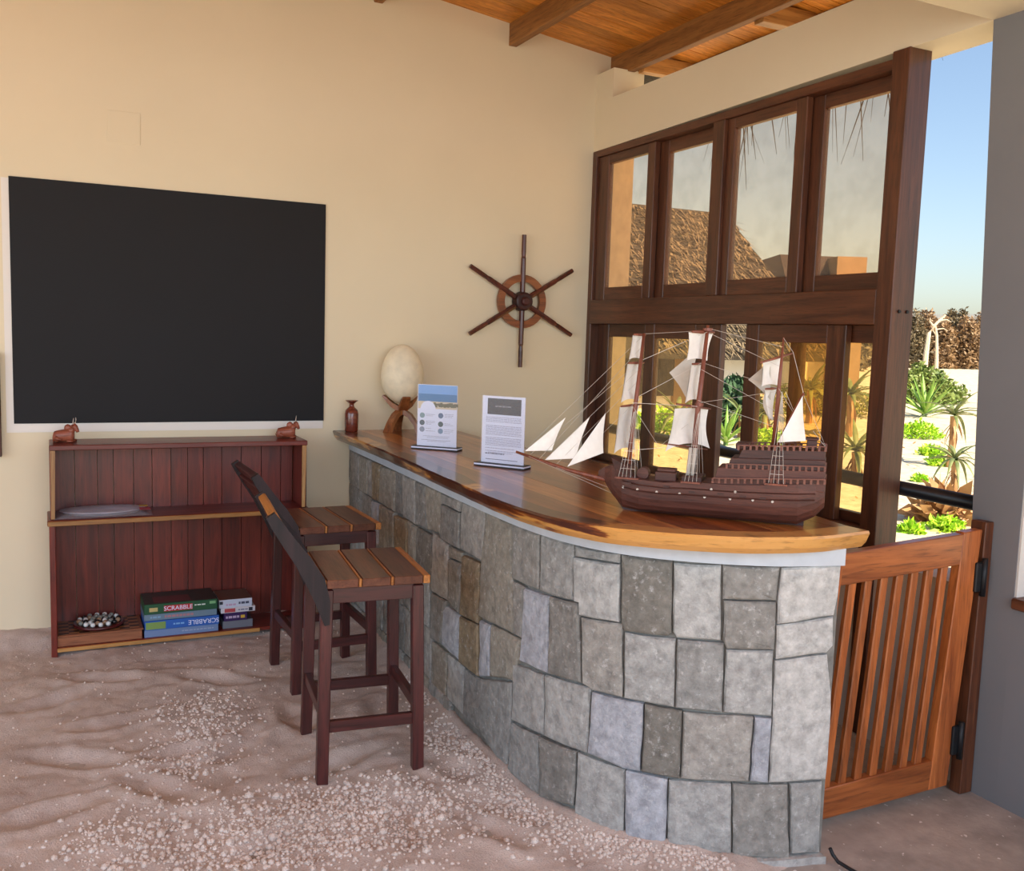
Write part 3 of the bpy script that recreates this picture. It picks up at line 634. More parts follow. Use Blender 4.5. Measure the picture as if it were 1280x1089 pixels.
# carved zebus on the shelf
def zebu(x, label, rz, s=1.0):
    z = thing('carved_zebu', (x, 5.15, 1.06), label, 'figurine', rz)
    Z = wood((112, 52, 34), (168, 92, 66), 'X', .45, .1, .1, 'carving_wood', 2)
    m = MB(); bm = m.bm
    prof = [(-.058, .018, .022), (-.052, .024, .030), (-.03, .027, .033), (0, .028, .036), (.025, .026, .040), (.042, .020, .040), (.05, .012, .042)]
    rings = []
    for i, (px_, hw, zc) in enumerate(prof):
        hh = zc*.98; rings.append([bm.verts.new((px_, hw*math.cos(2*PI*k/12), zc+hh*math.sin(2*PI*k/12))) for k in range(12)])
    for a, b in zip(rings, rings[1:]):
        for k in range(12): bm.faces.new((a[k], a[(k+1) % 12], b[(k+1) % 12], b[k]))
    bm.faces.new(rings[0]); bm.faces.new(rings[-1])
    m.build('body', Z, z, True)
    m = MB(); m.ball((.018, 0, .078), .02, 2, (1.0, .6, 1.1)); m.build('hump', Z, z, True)
    m = MB(); m.tube([(.028, 0, .05), (.045, 0, .078), (.052, 0, .094)], [.022, .016, .012], 10); m.tube([(.045, 0, .097), (.056, 0, .085), (.066, 0, .068), (.071, 0, .056)], [.0125, .0145, .0105, .008], 10); h = m.build('head', Z, z, True)
    for sy in (-1, 1):
        m = MB(); m.tube([(.050, sy*.008, .100), (.052, sy*.019, .108), (.054, sy*.021, .122), (.055, sy*.016, .136)], [.0035, .003, .0022, .0008], 6); m.build('horn', plain('horn', (205, 190, 176), .4), h, True)
        m = MB(); m.tube([(.048, sy*.011, .096), (.044, sy*.024, .093), (.042, sy*.03, .089)], [.003, .005, .001], 6); m.build('ear', Z, h, True)
        m = MB(); m.tube([(.038, sy*.016, .008), (.052, sy*.02, .009), (.02, sy*.026, .007)], [.010, .009, .007], 6); m.build('front_leg', Z, z, True)
        m = MB(); m.tube([(-.04, sy*.024, .026), (-.012, sy*.03, .012), (-.035, sy*.03, .006)], [.015, .009, .006], 6); m.build('hind_leg', Z, z, True)
    m = MB(); m.tube([(-.058, 0, .04), (-.064, .006, .022), (-.055, .018, .006)], [.003, .003, .004], 6); m.build('tail', Z, z, True)
    for o in (z,): o.scale = (s, s, s)
    return z
zebu(.062, 'carved wooden zebu lying on the left end of the shelf unit top', -.35, .9); zebu(1.155, 'carved wooden zebu lying on the right end of the shelf unit top', -.25, .9)
# wrapped oval platter
pl = thing('wrapped_platter', (.23, 5.13, .696), 'oval tray in clear plastic wrap on the middle board of the shelf', 'tray')
m = MB()
def oval(a, b, z, n=36): return [m.bm.verts.new((a*math.cos(2*PI*k/n), b*math.sin(2*PI*k/n), z)) for k in range(n)]
R = [oval(.16, .085, .004), oval(.165, .09, .006), oval(.195, .112, .022), oval(.200, .116, .024), oval(.198, .114, .026), oval(.165, .088, .010), oval(.05, .03, .009)]
for a, b in zip(R, R[1:]):
    for k in range(36): m.bm.faces.new((a[k], a[(k+1) % 36], b[(k+1) % 36], b[k]))
m.bm.faces.new(R[0]); m.bm.faces.new(R[-1])
m.build('tray', plain('dull_silver', (190, 188, 200), .3, .2, 8, .15), pl, True)
m = MB()
def bag(u, v):
    x = -.222+.45*u; y_ = -.122+.244*v; e = min(u, 1-u, v, 1-v)*6; e = min(1, e)
    return (x, y_, .004+e*(.026+.004*noise.noise(Vector((x*30, y_*30, 0)))))
m.grid(bag, 24, 14); m.build('plastic_bag', M['film'], pl, True, fix=False)
m = MB(); m.box(.165, .215, -.125, -.06, .034, .035); m.build('printed_label', M['paint'], pl, color=srgb(150, 40, 60))
m = MB(); m.box(.17, .21, -.03, .01, .034, .035); m.build('printed_label', M['paint'], pl, color=srgb(190, 150, 50))
# games box with chequered lid
gb = thing('games_box', (.205, 5.145, .064), 'wooden board game box with chequered lid on the bottom left of the shelf', 'game box')
GBW = wood((112, 62, 38), (158, 98, 64), 'X', .5, 0, .1, 'game_box_wood')
m = MB(); m.box(-.196, .196, -.128, .115, 0, .047, .002); m.build('box', GBW, gb)
m = MB(); m.box(-.202, .202, -.134, .12, .047, .056, .002); ld = m.build('lid', GBW, gb)
def chequer():
    m, t, b = newmat('chequer'); tc = t.nodes.new('ShaderNodeTexCoord'); ck = t.nodes.new('ShaderNodeTexChecker'); ck.inputs['Scale'].default_value = 1
    mp = t.nodes.new('ShaderNodeMapping'); mp.inputs['Scale'].default_value = (1/.0465, 1/.029, .001); mp.inputs['Location'].default_value = (.01, .01, .5)
    t.links.new(tc.outputs['Object'], mp.inputs[0]); t.links.new(mp.outputs[0], ck.inputs['Vector'])
    ck.inputs[1].default_value = srgb(150, 100, 62); ck.inputs[2].default_value = srgb(52, 28, 20); t.links.new(ck.outputs[0], b.inputs['Base Color']); b.inputs['Roughness'].default_value = .4; return m
m = MB(); m.box(-.186, .186, -.118, .114, .056, .0568); m.build('chequered_top', chequer(), ld)
sb = thing('solitaire_board', (.205, 5.135, .121), 'round dark red solitaire board full of marbles on the games box', 'game board')
m = MB(); m.lathe([(.085, 0), (.115, .004), (.122, .014), (.118, .02), (.108, .018), (.02, .016)], 32); m.build('dish', wood((60, 18, 20), (96, 34, 34), 'X', .3, .3, .1, 'dish_wood'), sb, True)
mar = MB(); mar.ball((0, 0, 0), .0125, 2); mme = mar.mesh('marble', plain('marble', (200, 200, 196), .12), True)
mats = {'white': plain('white_marble', (206, 208, 206), .12, 0, 60, .2), 'grey': plain('grey_marble', (128, 130, 124), .12, 0, 90, .35), 'black': plain('black_marble', (26, 28, 30), .12, 0, 60, .3), 'tan': plain('tan_marble', (150, 124, 100), .15, 0, 80, .3)}
mms = {}
for k_, mt in mats.items(): mc = mme.copy(); mc.materials.clear(); mc.materials.append(mt); mms[k_] = mc
k = 0; rr = random.Random(3)
for r_, cnt in ((.093, 16), (.064, 11), (.035, 6), (0, 1)):
    for q in range(cnt):
        a = 2*PI*q/cnt+r_*9; c_ = rr.choice(['white', 'grey', 'black', 'tan', 'white', 'grey', 'black'])
        o = place('marble', mms[c_], (.205+r_*math.cos(a), 5.135+r_*math.sin(a), .121+.017+.0118))
        tag(o, c_+' polished stone marble in the round solitaire board', 'marble', c_+' marbles in the solitaire board')
# boxed games: two stacks
def box_game(name, x0, x1, y0, y1, z0, z1, label, side, topc, extra=None, cat='game box'):
    t = thing(name, ((x0+x1)/2, (y0+y1)/2, z0), label, cat); w2, d2, h = (x1-x0)/2, (y1-y0)/2, z1-z0
    m = MB(); m.box(-w2, w2, -d2, d2, 0, h*.99, .0015); m.build('carton', M['paint'], t, color=side)
    m = MB(); m.box(-w2+.002, w2-.002, -d2+.002, d2-.002, h*.985, h, 0); m.build('lid_print', M['paint'], t, color=topc)
    return t, w2, d2, h
def patch(t, x0, x1, z0, z1, d2, col, nm='printed_band'):
    m = MB(); m.box(x0, x1, -d2-.0009, -d2+.0002, z0, z1); return m.build(nm, M['paint'], t, color=col)
def words(t, body, x, z, d2, size, mat, flip=False):
    return place('lettering', text_mesh(body, size, mat), (x, -d2-.0012, z), t, (PI/2, PI if flip else 0, 0))
def bars(t, x0, x1, z, d2, h, col, nm='small_print', seed=1):
    m = MB(); r = random.Random(seed); x = x0
    while x < x1: e = min(x1, x+r.uniform(.008, .02)); m.box(x, e, -d2-.0012, -d2, z-h/2, z+h/2); x = e+.004
    return m.build(nm, M['paint'], t, color=col)
WHT = M['white']; y0 = 5.02
t, w2, d2, h = box_game('game_box', .412, .775, y0, 5.25, .064, .102, 'pale blue board game box lowest in the taller left stack', srgb(110, 134, 176), srgb(90, 110, 150)); bars(t, .0, .16, .019, d2, .006, srgb(150, 165, 195))
t, w2, d2, h = box_game('game_box', .414, .778, y0-.004, 5.25, .102, .149, 'bright blue game box with upside-down white title, second from the bottom', srgb(34, 92, 178), srgb(30, 70, 140))
patch(t, -w2+.004, -w2+.10, .004, h-.006, d2, srgb(120, 150, 80)); words(t, 'SCRABBLE', .105, h/2, d2, .034, WHT, True); bars(t, -.045, .01, h/2, d2, .008, srgb(120, 170, 220))
t, w2, d2, h = box_game('game_box', .412, .768, y0+.004, 5.25, .149, .183, 'grey blue board game box with faint red title in the left stack', srgb(104, 128, 146), srgb(90, 100, 120)); bars(t, -.08, .06, h/2, d2, .012, srgb(170, 120, 130)); bars(t, -.15, -.1, h/2, d2, .01, srgb(120, 160, 190))
t, w2, d2, h = box_game('game_box', .412, .770, y0, 5.25, .183, .236, 'dark green game box with red and white title on top of left stack', srgb(22, 78, 48), srgb(28, 34, 30))
patch(t, -.085, .055, .010, h-.012, d2, srgb(176, 40, 48)); words(t, 'SCRABBLE', -.015, h/2-.002, d2, .031, WHT); bars(t, .065, .12, h/2+.004, d2, .006, srgb(210, 220, 210)); patch(t, -.155, -.115, .014, .034, d2, srgb(190, 170, 110)); patch(t, .14, .17, .03, .044, d2, srgb(120, 170, 120))
m = MB(); m.box(-.13, .05, -.09, .02, h, h+.0008); m.build('lid_picture', M['paint'], t, color=srgb(86, 34, 36))
y0 = 5.035
t, w2, d2, h = box_game('game_box', .80, .955, y0, 5.25, .064, .106, 'grey box lowest in the smaller right stack of games', srgb(112, 116, 128), srgb(90, 90, 100))
t, w2, d2, h = box_game('game_box', .805, .925, y0-.006, 5.23, .106, .148, 'deep purple small game box with yellow mark in the right stack', srgb(52, 26, 84), srgb(50, 30, 80)); bars(t, -.05, .02, h/2, d2, .012, srgb(190, 170, 200)); patch(t, .026, .048, .012, .028, d2, srgb(210, 170, 60))
t, w2, d2, h = box_game('game_box', .79, .968, y0, 5.24, .148, .176, 'white and red flat game box second from top of the right stack', srgb(206, 204, 212), srgb(200, 200, 205)); patch(t, -.07, -.015, .004, h-.004, d2, srgb(178, 70, 76)); patch(t, .055, .075, .004, h-.006, d2, srgb(40, 42, 60)); bars(t, 0, .05, h/2, d2, .006, srgb(120, 120, 140))
t, w2, d2, h = box_game('game_box', .782, .952, y0+.003, 5.24, .176, .220, 'white sided game box with brown lid on top of the right stack', srgb(196, 204, 222), srgb(96, 66, 54)); bars(t, .015, .07, h/2, d2, .012, srgb(70, 74, 96)); patch(t, -.083, -.066, .02, .036, d2, srgb(40, 46, 60)); bars(t, -.05, .0, h/2-.006, d2, .01, srgb(190, 160, 190))
# ---------------------------------------------------------------- bar stools
def make_stool():
    r = thing('bar_stool', (0, 0, 0))
    D = wood(*DKRED, axis='Z', rough=.42, coat=.12, var=.15, name='stool_wood'); DX = wood(*DKRED, axis='X', rough=.42, coat=.12, var=.15, name='stool_wood_x'); DY = wood(*DKRED, axis='Y', rough=.42, coat=.12, var=.15, name='stool_wood_y')
    SY = wood((78, 42, 30), (116, 72, 52), 'Y', .42, .1, .22, 'seat_plank'); SP = wood((150, 90, 42), (190, 128, 70), 'Y', .45, 0, .12, 'seat_strip')
    for sx in (-1, 1):
        for sy in (-1, 1):
            m = MB(); m.bar((sx*.178, sy*.208, -.01), (sx*.165, sy*.197, .722), .042, .042, (0, 1, 0), .003); m.build('leg', D, r)
    for sy in (-1, 1): m = MB(); m.bar((-.15, sy*.197, .70), (.15, sy*.197, .70), .028, .058, bev=.002); m.build('apron', DX, r)
    for sx in (-1, 1): m = MB(); m.bar((sx*.165, -.18, .70), (sx*.165, .18, .70), .028, .058, bev=.002); m.build('apron', DY, r)
    m = MB(); m.bar((-.155, -.203, .215), (.155, -.203, .215), .024, .042, bev=.002); m.build('stretcher', DX, r)
    m = MB(); m.bar((-.155, .203, .215), (.155, .203, .215), .024, .042, bev=.002); m.build('stretcher', DX, r)
    m = MB(); m.bar((.174, -.185, .26), (.174, .185, .26), .024, .042, bev=.002); m.build('stretcher', DY, r)
    m = MB(); m.bar((-.174, -.185, .26), (-.174, .185, .26), .024, .042, bev=.002); m.build('stretcher', DY, r)
    xs = [(-.190, -.172, 1), (-.170, -.058, 0), (-.056, -.046, 1), (-.044, .058, 0), (.060, .070, 1), (.072, .178, 0), (.180, .205, 1)]
    for a, b, lt in xs:
        m = MB(); m.hexa([(a, -.232, .730), (b, -.232, .730), (b, .232, .730), (a, .232, .730), (a, -.236, .762), (b, -.236, .762), (b, .236, .762), (a, .236, .762)], .0025)
        m.build('seat_strip' if lt else 'seat_plank', SP if lt else SY, r)
    # swept side stiles and back slats; profile in the xz plane, leaning away from the counter
    cen = [(-.168, .60), (-.182, .68), (-.208, .755), (-.25, .83), (-.30, .90), (-.345, .968), (-.365, 1.0)]
    wid = [.018, .050, .066, .058, .048, .042, .034]
    def off(i, s):
        a, b = cen[max(0, i-1)], cen[min(len(cen)-1, i+1)]; d = Vector((b[0]-a[0], b[1]-a[1])).normalized(); n_ = Vector((d.y, -d.x)); return (cen[i][0]+n_.x*wid[i]/2*s, cen[i][1]+n_.y*wid[i]/2*s)
    poly = [off(i, 1) for i in range(len(cen))]+[off(i, -1) for i in range(len(cen)-1, -1, -1)]
    for sy in (-1, 1):
        m = MB(); m.extr([(x, sy*.222-.014, z) for x, z in poly], (0, .028, 0)); m.build('back_stile', wood((24, 16, 18), (48, 30, 32), 'Z', .7, 0, .1, 'stile_wood'), r)
    for i, (j, ww) in enumerate(((2.4, .045), (3.2, .075), (4.2, .075))):
        a = int(j); f_ = j-a; p = Vector(cen[a]).lerp(Vector(cen[a+1]), f_); d = (Vector(cen[a+1])-Vector(cen[a])).normalized()
        m = MB(); m.bar((p.x-.012, -.208, p.y), (p.x-.012, .208, p.y), ww, .018, (d.y, 0, -d.x), .003); m.build('back_slat', DY, r)
    p = Vector(cen[5]); d = (Vector(cen[6])-Vector(cen[5])).normalized()
    m = MB(); m.bar((p.x, -.208, p.y+.012), (p.x, .208, p.y+.012), .045, .030, (d.y, 0, -d.x), .004); m.build('top_rail', DY, r)
    return r
st1 = make_stool(); st1.location = (1.06, 3.43, .012); st1.rotation_euler = (0, 0, math.radians(-6))
tag(st1, 'dark red wooden bar stool nearest the camera, planked seat and swept-back backrest', 'stool', 'bar stools at the counter')
st2 = copy_tree(st1); st2.location = (1.145, 4.33, .02); st2.rotation_euler = (0, 0, math.radians(1))
tag(st2, 'dark wooden bar stool standing farther back between shelf unit and counter', 'stool', 'bar stools at the counter')
for o in st1.children:
    if o.name.startswith('top_rail'):
        o.data = o.data.copy(); o.data.materials.clear(); o.data.materials.append(wood((164, 96, 36), (204, 138, 64), 'Y', .4, .2, .05, 'pale_rail')); o['label'] = 'pale orange top rail'
# ---------------------------------------------------------------- vase, egg on its stand
v = MB(); v.lathe([(.033, 0), (.037, .006), (.0385, .06), (.039, .10), (.034, .123), (.018, .138), (.0135, .146), (.0135, .158), (.030, .172), (.036, .176), (.035, .178), (.012, .174)], 24, (1.535, 5.215, TOPZ))
o = v.build('carved_vase', wood((72, 26, 18), (132, 62, 44), 'X', .25, .5, .05, 'vase_wood', 1.4), smooth=True, world=True); tag(o, 'small turned reddish wooden vase at the wall end of the countertop', 'vase')
es = thing('egg_stand', (1.815, 5.165, TOPZ), 'carved interlocking wooden stand holding the huge pale egg', 'stand')
EW = wood((104, 56, 28), (166, 102, 56), 'Z', .4, .2, .15, 'stand_wood')
for k in range(3):
    a = math.radians(205+120*k); d = Vector((math.cos(a), math.sin(a), 0)); t_ = Vector((-d.y, d.x, 0)); m = MB()
    prof = [(.108, .0, .052, .018), (.085, .05, .050, .020), (.050, .095, .046, .024), (.0, .125, .044, .030), (-.055, .155, .050, .024), (-.085, .185, .052, .018), (-.108, .205, .046, .010)]
    secs = []
    for i, (rr_, z, wv, th) in enumerate(prof):
        q = prof[min(i+1, 6)]; p = prof[max(i-1, 0)]; dd = Vector((q[0]-p[0], q[1]-p[1])).normalized(); nx, nz = -dd.y, dd.x
        c = d*rr_+Vector((0, 0, z)); nrm = d*nx+Vector((0, 0, nz))
        f_ = Vector((0, 0, 0))
        if i == 0: secs.append([c+d*.012-t_*wv/2, c+d*.012+t_*wv/2, c-d*.014+t_*wv/2, c-d*.014-t_*wv/2]); continue
        secs.append([c+nrm*th/2*-1-t_*wv/2, c+nrm*th/2*-1+t_*wv/2, c+nrm*th/2+t_*wv/2, c+nrm*th/2-t_*wv/2])
    V_ = [[m.bm.verts.new(p) for p in s_] for s_ in secs]
    for a_, b_ in zip(V_, V_[1:]):
        for q in range(4): m.bm.faces.new((a_[q], a_[(q+1) % 4], b_[(q+1) % 4], b_[q]))
    m.bm.faces.new(V_[0]); m.bm.faces.new(V_[-1]); m.build('leg', EW, es)
m = MB(); N = 26; prof = []
for i in range(N+1):
    th = PI*i/N; z = -math.cos(th); prof.append((max(.0006, math.sin(th)*.122*(1-.06*z)), .168*z))
m.lathe(prof, 32, (1.815, 5.165, TOPZ+.166+.166))
o = m.build('giant_egg', M['egg'], smooth=True, world=True); tag(o, 'huge mottled cream egg resting on a carved wooden stand', 'egg')
# ---------------------------------------------------------------- acrylic sign holders
def holder(c, rz, label, h):
    t = thing('sign_holder', (c[0], c[1], TOPZ), label, 'sign', rz, 'acrylic sign holders on the bar')
    m = MB(); m.box(-.122, .122, -.035, .035, 0, .006, .001); m.build('base', M['darkprint'], t)
    m = MB(); m.box(-.122, .122, -.035, .035, .006, .013, .001); m.build('base_strip', M['white'], t)
    m = MB(); m.box(-.122, .122, -.035, .035, .013, .016, .001); m.build('base_cap', M['darkprint'], t)
    m = MB(); m.box(-.104, .104, -.003, .003, .014, h, .0006); m.build('sheet', M['white'], t)
    m = MB(); m.box(-.108, .108, -.0075, -.0060, .014, h+.003); m.build('acrylic_front', M['acrylic'], t)
    return t
def ptch(t, x0, x1, z0, z1, col, nm, y=-.0034):
    m = MB(); m.box(x0, x1, y-.0004, y, z0, z1); return m.build(nm, M['paint'], t, color=srgb(*col))
def lines(t, rows, col, nm='small_print', seed=1, h=.0022):
    m = MB(); r = random.Random(seed)
    for x0, x1, z in rows:
        x = x0
        while x < x1-.002: e = min(x1, x+r.uniform(.005, .018)); m.box(x, e, -.0042, -.0036, z-h/2, z+h/2); x = e+r.uniform(.002, .003)
    o = m.build(nm, M['paint'], t, color=srgb(*col)); o['kind'] = 'stuff'; return o
h1 = .318
s1 = holder((1.709, 4.337), math.radians(-43.8), 'sign holder with a beach photo sheet beside the egg on the bar', h1)
ptch(s1, -.101, .103, h1-.045, h1-.002, (104, 160, 222), 'printed_sky'); ptch(s1, -.101, .103, h1-.082, h1-.045, (22, 110, 168), 'printed_sea'); ptch(s1, -.101, .103, h1-.118, h1-.082, (206, 190, 162), 'printed_beach')
m = MB()
for i in range(14): x = -.02+.009*i; m.box(x, x+.012, -.0044, -.0036, h1-.105+random.uniform(-.006, .004), h1-.088+random.uniform(-.004, .003))
m.build('printed_scrub', M['paint'], s1, color=srgb(96, 92, 48))
m = MB(); m.extr([(-.048+.040*math.cos(PI*k/14), -.0038, h1-.120+.040*math.sin(PI*k/14)) for k in range(15)], (0, -.001, 0)); m.build('title_arch', M['white'], s1)
lines(s1, [(-.078, -.020, h1-.099)], (150, 80, 80), 'title_print', 3, .006); lines(s1, [(-.074, -.022, h1-.111)], (110, 20, 40), 'title_print', 4, .008)
for i, (x, z) in enumerate(((-.078, .166), (-.078, .130), (-.078, .097), (.020, .168), (.020, .126), (.020, .092))):
    m = MB(); m.extr([(x+.0135*math.cos(2*PI*k/16), -.0036, z+.0135*math.sin(2*PI*k/16)) for k in range(16)], (0, -.0008, 0)); m.build('round_picture', M['paint'], s1, color=srgb(*[(120, 150, 160), (60, 80, 90), (130, 140, 160), (70, 100, 140), (44, 70, 72), (110, 140, 170)][i]))
lines(s1, [(-.058, -.01, .172), (-.058, -.02, .165), (-.058, -.006, .138), (-.058, -.012, .131), (-.058, -.03, .124), (-.058, -.03, .102), (-.058, -.01, .09), (.04, .09, .176), (.04, .086, .169), (.04, .08, .162), (.04, .07, .13), (.04, .085, .122), (.04, .088, .10), (.04, .085, .092), (.04, .07, .084), (-.07, .07, .065), (-.05, .06, .058), (-.08, .075, .046), (-.05, .05, .04)], (150, 152, 172), seed=7)
h2 = .307
s2 = holder((1.762, 3.692), math.radians(-53.5), 'sign holder with a black headed text sheet nearer the model ship', h2)
ptch(s2, -.078, .086, h2-.080, h2-.010, (40, 40, 46), 'printed_heading'); lines(s2, [(-.040, .040, h2-.044)], (124, 124, 130), 'heading_print', 5, .006)
lines(s2, [(-.084, .09, .215-.0065*i) for i in range(4)]+[(-.084, .09, .178-.0065*i) for i in range(7)]+[(-.084, .09, .126-.0065*i) for i in range(6)]+[(-.084, .06, .080), (-.084, .085, .068), (-.07, .05, .061)], (140, 142, 170), seed=8)
lines(s2, [(-.084, .01, .056)], (70, 72, 100), seed=9, h=.004); ptch(s2, -.082, .075, .030, .0325, (90, 92, 120), 'signature_line')
# ---------------------------------------------------------------- model ship
SHP = (2.078+.0495, 2.222+.0495, TOPZ)
ship = thing('model_ship', SHP, 'wooden three masted model sailing ship with white sails on the bar end', 'model ship', math.radians(135))
HW = wood((66, 34, 26), (96, 54, 42), 'X', .55, .05, .12, 'ship_wood', 2); HD = wood((52, 26, 20), (78, 42, 34), 'X', .55, .05, .1, 'ship_dark_wood', 2); MW = wood((104, 52, 36), (142, 78, 54), 'Z', .5, .1, .1, 'mast_wood', 2)
ST = [(-.078, .062, .150, .046), (-.05, .030, .145, .056), (0, .002, .138, .066), (.08, 0, .130, .070), (.2, 0, .121, .071), (.34, 0, .118, .070), (.42, 0, .110, .067), (.50, 0, .113, .060), (.56, .006, .128, .046), (.60, .046, .150, .028), (.628, .085, .140, .010), (.652, .106, .124, .002)]
m = MB(); secs = []
for u, zk, zd, hb_ in ST:
    row = []
    for k in range(-6, 7):
        a = abs(k)/6; y_ = hb_*min(1, (1-(1-a)**2.6)); z_ = zk+(zd-zk)*a**1.9 if a < 1 else zd
        row.append(m.bm.verts.new((u, y_*(1 if k > 0 else -1), z_)))
    secs.append(row)
for a, b in zip(secs, secs[1:]):
    for k in range(12): m.bm.faces.new((a[k], a[k+1], b[k+1], b[k]))
    m.bm.faces.new((a[0], b[0], b[12], a[12]))
m.bm.faces.new(secs[0]); m.bm.faces.new(secs[-1])
m.build('hull', HW, ship)
m = MB(); m.hexa([(-.02, -.006, .0), (.56, -.006, .0), (.56, .006, .0), (-.02, .006, .0), (-.02, -.006, .012), (.60, -.006, .05), (.60, .006, .05), (-.02, .006, .012)]); m.build('keel', HD, ship)
for zt in (.078, .098):
    for sy in (-1, 1):
        m = MB(); m.tube([(u, sy*(hb_*.985+.0015), zt+(zd-.118)*.5) for u, zk, zd, hb_ in ST[1:9]], .0022, 4); m.build('wale', HD, ship)
# forecastle, waist deck fittings, stern castle
m = MB(); m.hexa([(.525, -.050, .108), (.585, -.034, .12), (.585, .034, .12), (.525, .050, .108), (.532, -.053, .150), (.606, -.030, .178), (.606, .030, .178), (.532, .053, .150)], .002); m.build('forecastle', HD, ship)
for (a, b, w_, z0, z1) in ((.385, .455, .03, .11, .140), (.39, .45, .022, .14, .150)): m = MB(); m.box(a, b, -w_, w_, z0, z1, .002); m.build('deck_house', HW, ship)
m = MB(); m.tube([(.498, -.018, .128), (.498, .018, .128)], .020, 14); m.build('windlass', HW, ship, False)
m = MB(); m.box(.30, .365, -.05, .05, .112, .135, .002); m.build('deck_house', HD, ship)
for (a, b, w_, z0, z1) in ((-.076, .262, .060, .118, .172), (-.074, .222, .054, .172, .205), (-.072, .19, .047, .205, .234)):
    m = MB(); m.hexa([(a, -w_*.92, z0), (b, -w_, z0), (b, w_, z0), (a, w_*.92, z0), (a, -w_*.92, z1+.012), (b-.012, -w_, z1), (b-.012, w_, z1), (a, w_*.92, z1+.012)], .0015); m.build('stern_castle', HD if z0 > .15 else HW, ship)
def railing(a, b, w_, za, zb, h, n):
    m = MB()
    for sy in (-1, 1):
        m.bar((a, sy*w_*.95, za+h), (b, sy*w_, zb+h), .005, .0035)
        for i in range(n+1):
            t = i/n; x = a+(b-a)*t; m.box(x-.0035, x+.0035, sy*w_*(.95+.05*t)-.002, sy*w_*(.95+.05*t)+.002, za+(zb-za)*t-.002, za+(zb-za)*t+h)
    o = m.build('railing', wood((96, 54, 42), (130, 80, 62), 'X', .5, 0, .1, 'rail_wood', 2), ship); return o
railing(-.076, .262, .0695, .146, .124, .014, 17); railing(-.074, .222, .0585, .184, .172, .014, 16); railing(-.072, .19, .050, .246, .233, .013, 14)
m = MB(); m.box(-.045, -.015, -.03, .03, .244, .275, .002); m.box(-.05, -.01, -.034, .034, .275, .280, .001); m.build('poop_cabin', HD, ship)
m = MB(); m.box(.16, .20, -.035, .035, .232, .252, .002); m.build('bridge_house', HD, ship)
gw = plain('port_ring', (196, 186, 172), .5)
for u, z in ((.555, .082), (.505, .080), (.44, .078), (.365, .079), (.285, .075), (.265, .102), (.205, .076), (.19, .10), (.135, .078), (.075, .078)):
    hbv = next(a[3]+(b[3]-a[3])*(u-a[0])/(b[0]-a[0]) for a, b in zip(ST, ST[1:]) if a[0] <= u <= b[0])
    zk = next(a[1] for a, b in zip(ST, ST[1:]) if a[0] <= u <= b[0]); aa = ((z-zk)/(.125-zk))**(1/1.9); yy = hbv*(1-(1-min(1, aa))**2.6)
    m = MB(); m.lathe([(.0022, -.001), (.0042, -.001), (.0042, .0015), (.0022, .0015)], 8); o = m.build('port_ring', gw, ship); o.location = (u, yy+.0012, z); o.rotation_euler = (PI/2, 0, 0)
for u, z in ((.535, .100), (.41, .098), (.325, .088), (.235, .09), (.165, .088), (.105, .086)):
    for sy in (1,):
        m = MB(); m.box(u-.010, u+.010, .0660, .0725, z-.0025, z+.0025); m.build('gun_port', HD, ship)
m = MB(); m.tube([(.60, 0, .090), (.76, 0, .118), (.949, 0, .167)], [.008, .007, .0045], 8); m.build('bowsprit', MW, ship, True)
def tri(a, b, c, nm, mat, bulge=.008, y=0):
    m = MB(); A, Bq, Cq = [Vector((p[0], y, p[1])) for p in (a, b, c)]
    n_ = 8; V_ = {}
    for i in range(n_+1):
        for j in range(n_+1-i):
            s, t = i/n_, j/n_; r = 1-s-t; p = A*r+Bq*s+Cq*t; p.y -= 27*r*s*t*bulge
            cen_ = (A+Bq+Cq)/3; e = 4*(s*t)*.10 if r < .001 else 0
            p = p.lerp(cen_, e); V_[i, j] = p
    for off_ in (0, .0012):
        vv = {k_: m.bm.verts.new(p+Vector((0, off_, 0))) for k_, p in V_.items()}
        for i in range(n_):
            for j in range(n_-i):
                m.bm.faces.new((vv[i, j], vv[i+1, j], vv[i, j+1]))
                if i+j < n_-1: m.bm.faces.new((vv[i+1, j], vv[i+1, j+1], vv[i, j+1]))
    return m.build(nm, mat, ship, True, fix=False)
tri((.917, .172), (.775, .297), (.819, .181), 'jib', M['sail']); tri((.841, .147), (.688, .307), (.733, .160), 'jib', M['sail'], y=.004); tri((.76, .130), (.634, .321), (.636, .186), 'jib', M['sail'], y=.008)
tri((.341, .548), (.431, .464), (.369, .378), 'staysail', M['staysail'], y=-.012); tri((.112, .515), (.178, .452), (.105, .39), 'staysail', M['staysail'], y=-.02)
m = MB(); m.tube([(.074, .028, .245), (.04, .028, .332), (.004, .028, .420)], [.005, .0055, .004], 8); m.build('lateen_spar', MW, ship, True)
tri((.072, .262), (.006, .412), (-.012, .272), 'lateen_sail', M['sail'], .006, .034)
def mast(pts, rad): m = MB(); m.tube([(p[0], 0, p[1]) for p in pts], rad, 10); return m.build('mast', MW, ship, True)
mast([(.553, .11), (.54, .30), (.518, .590)], [.0085, .008, .005]); mast([(.340, .11), (.330, .35), (.312, .622)], [.010, .009, .0055]); mast([(.086, .23), (.080, .45), (.075, .590)], [.0085, .006, .003])
def yard(u, z, half, th, tilt=0, front=.012, r=.0042):
    a = math.radians(th); c = Vector((u+front, 0, z)); d = Vector((math.sin(a), math.cos(a), tilt))
    m = MB(); m.tube([c-d*half, c, c+d*half], [r*.6, r, r*.7], 8); return m.build('yard', MW, ship, True)
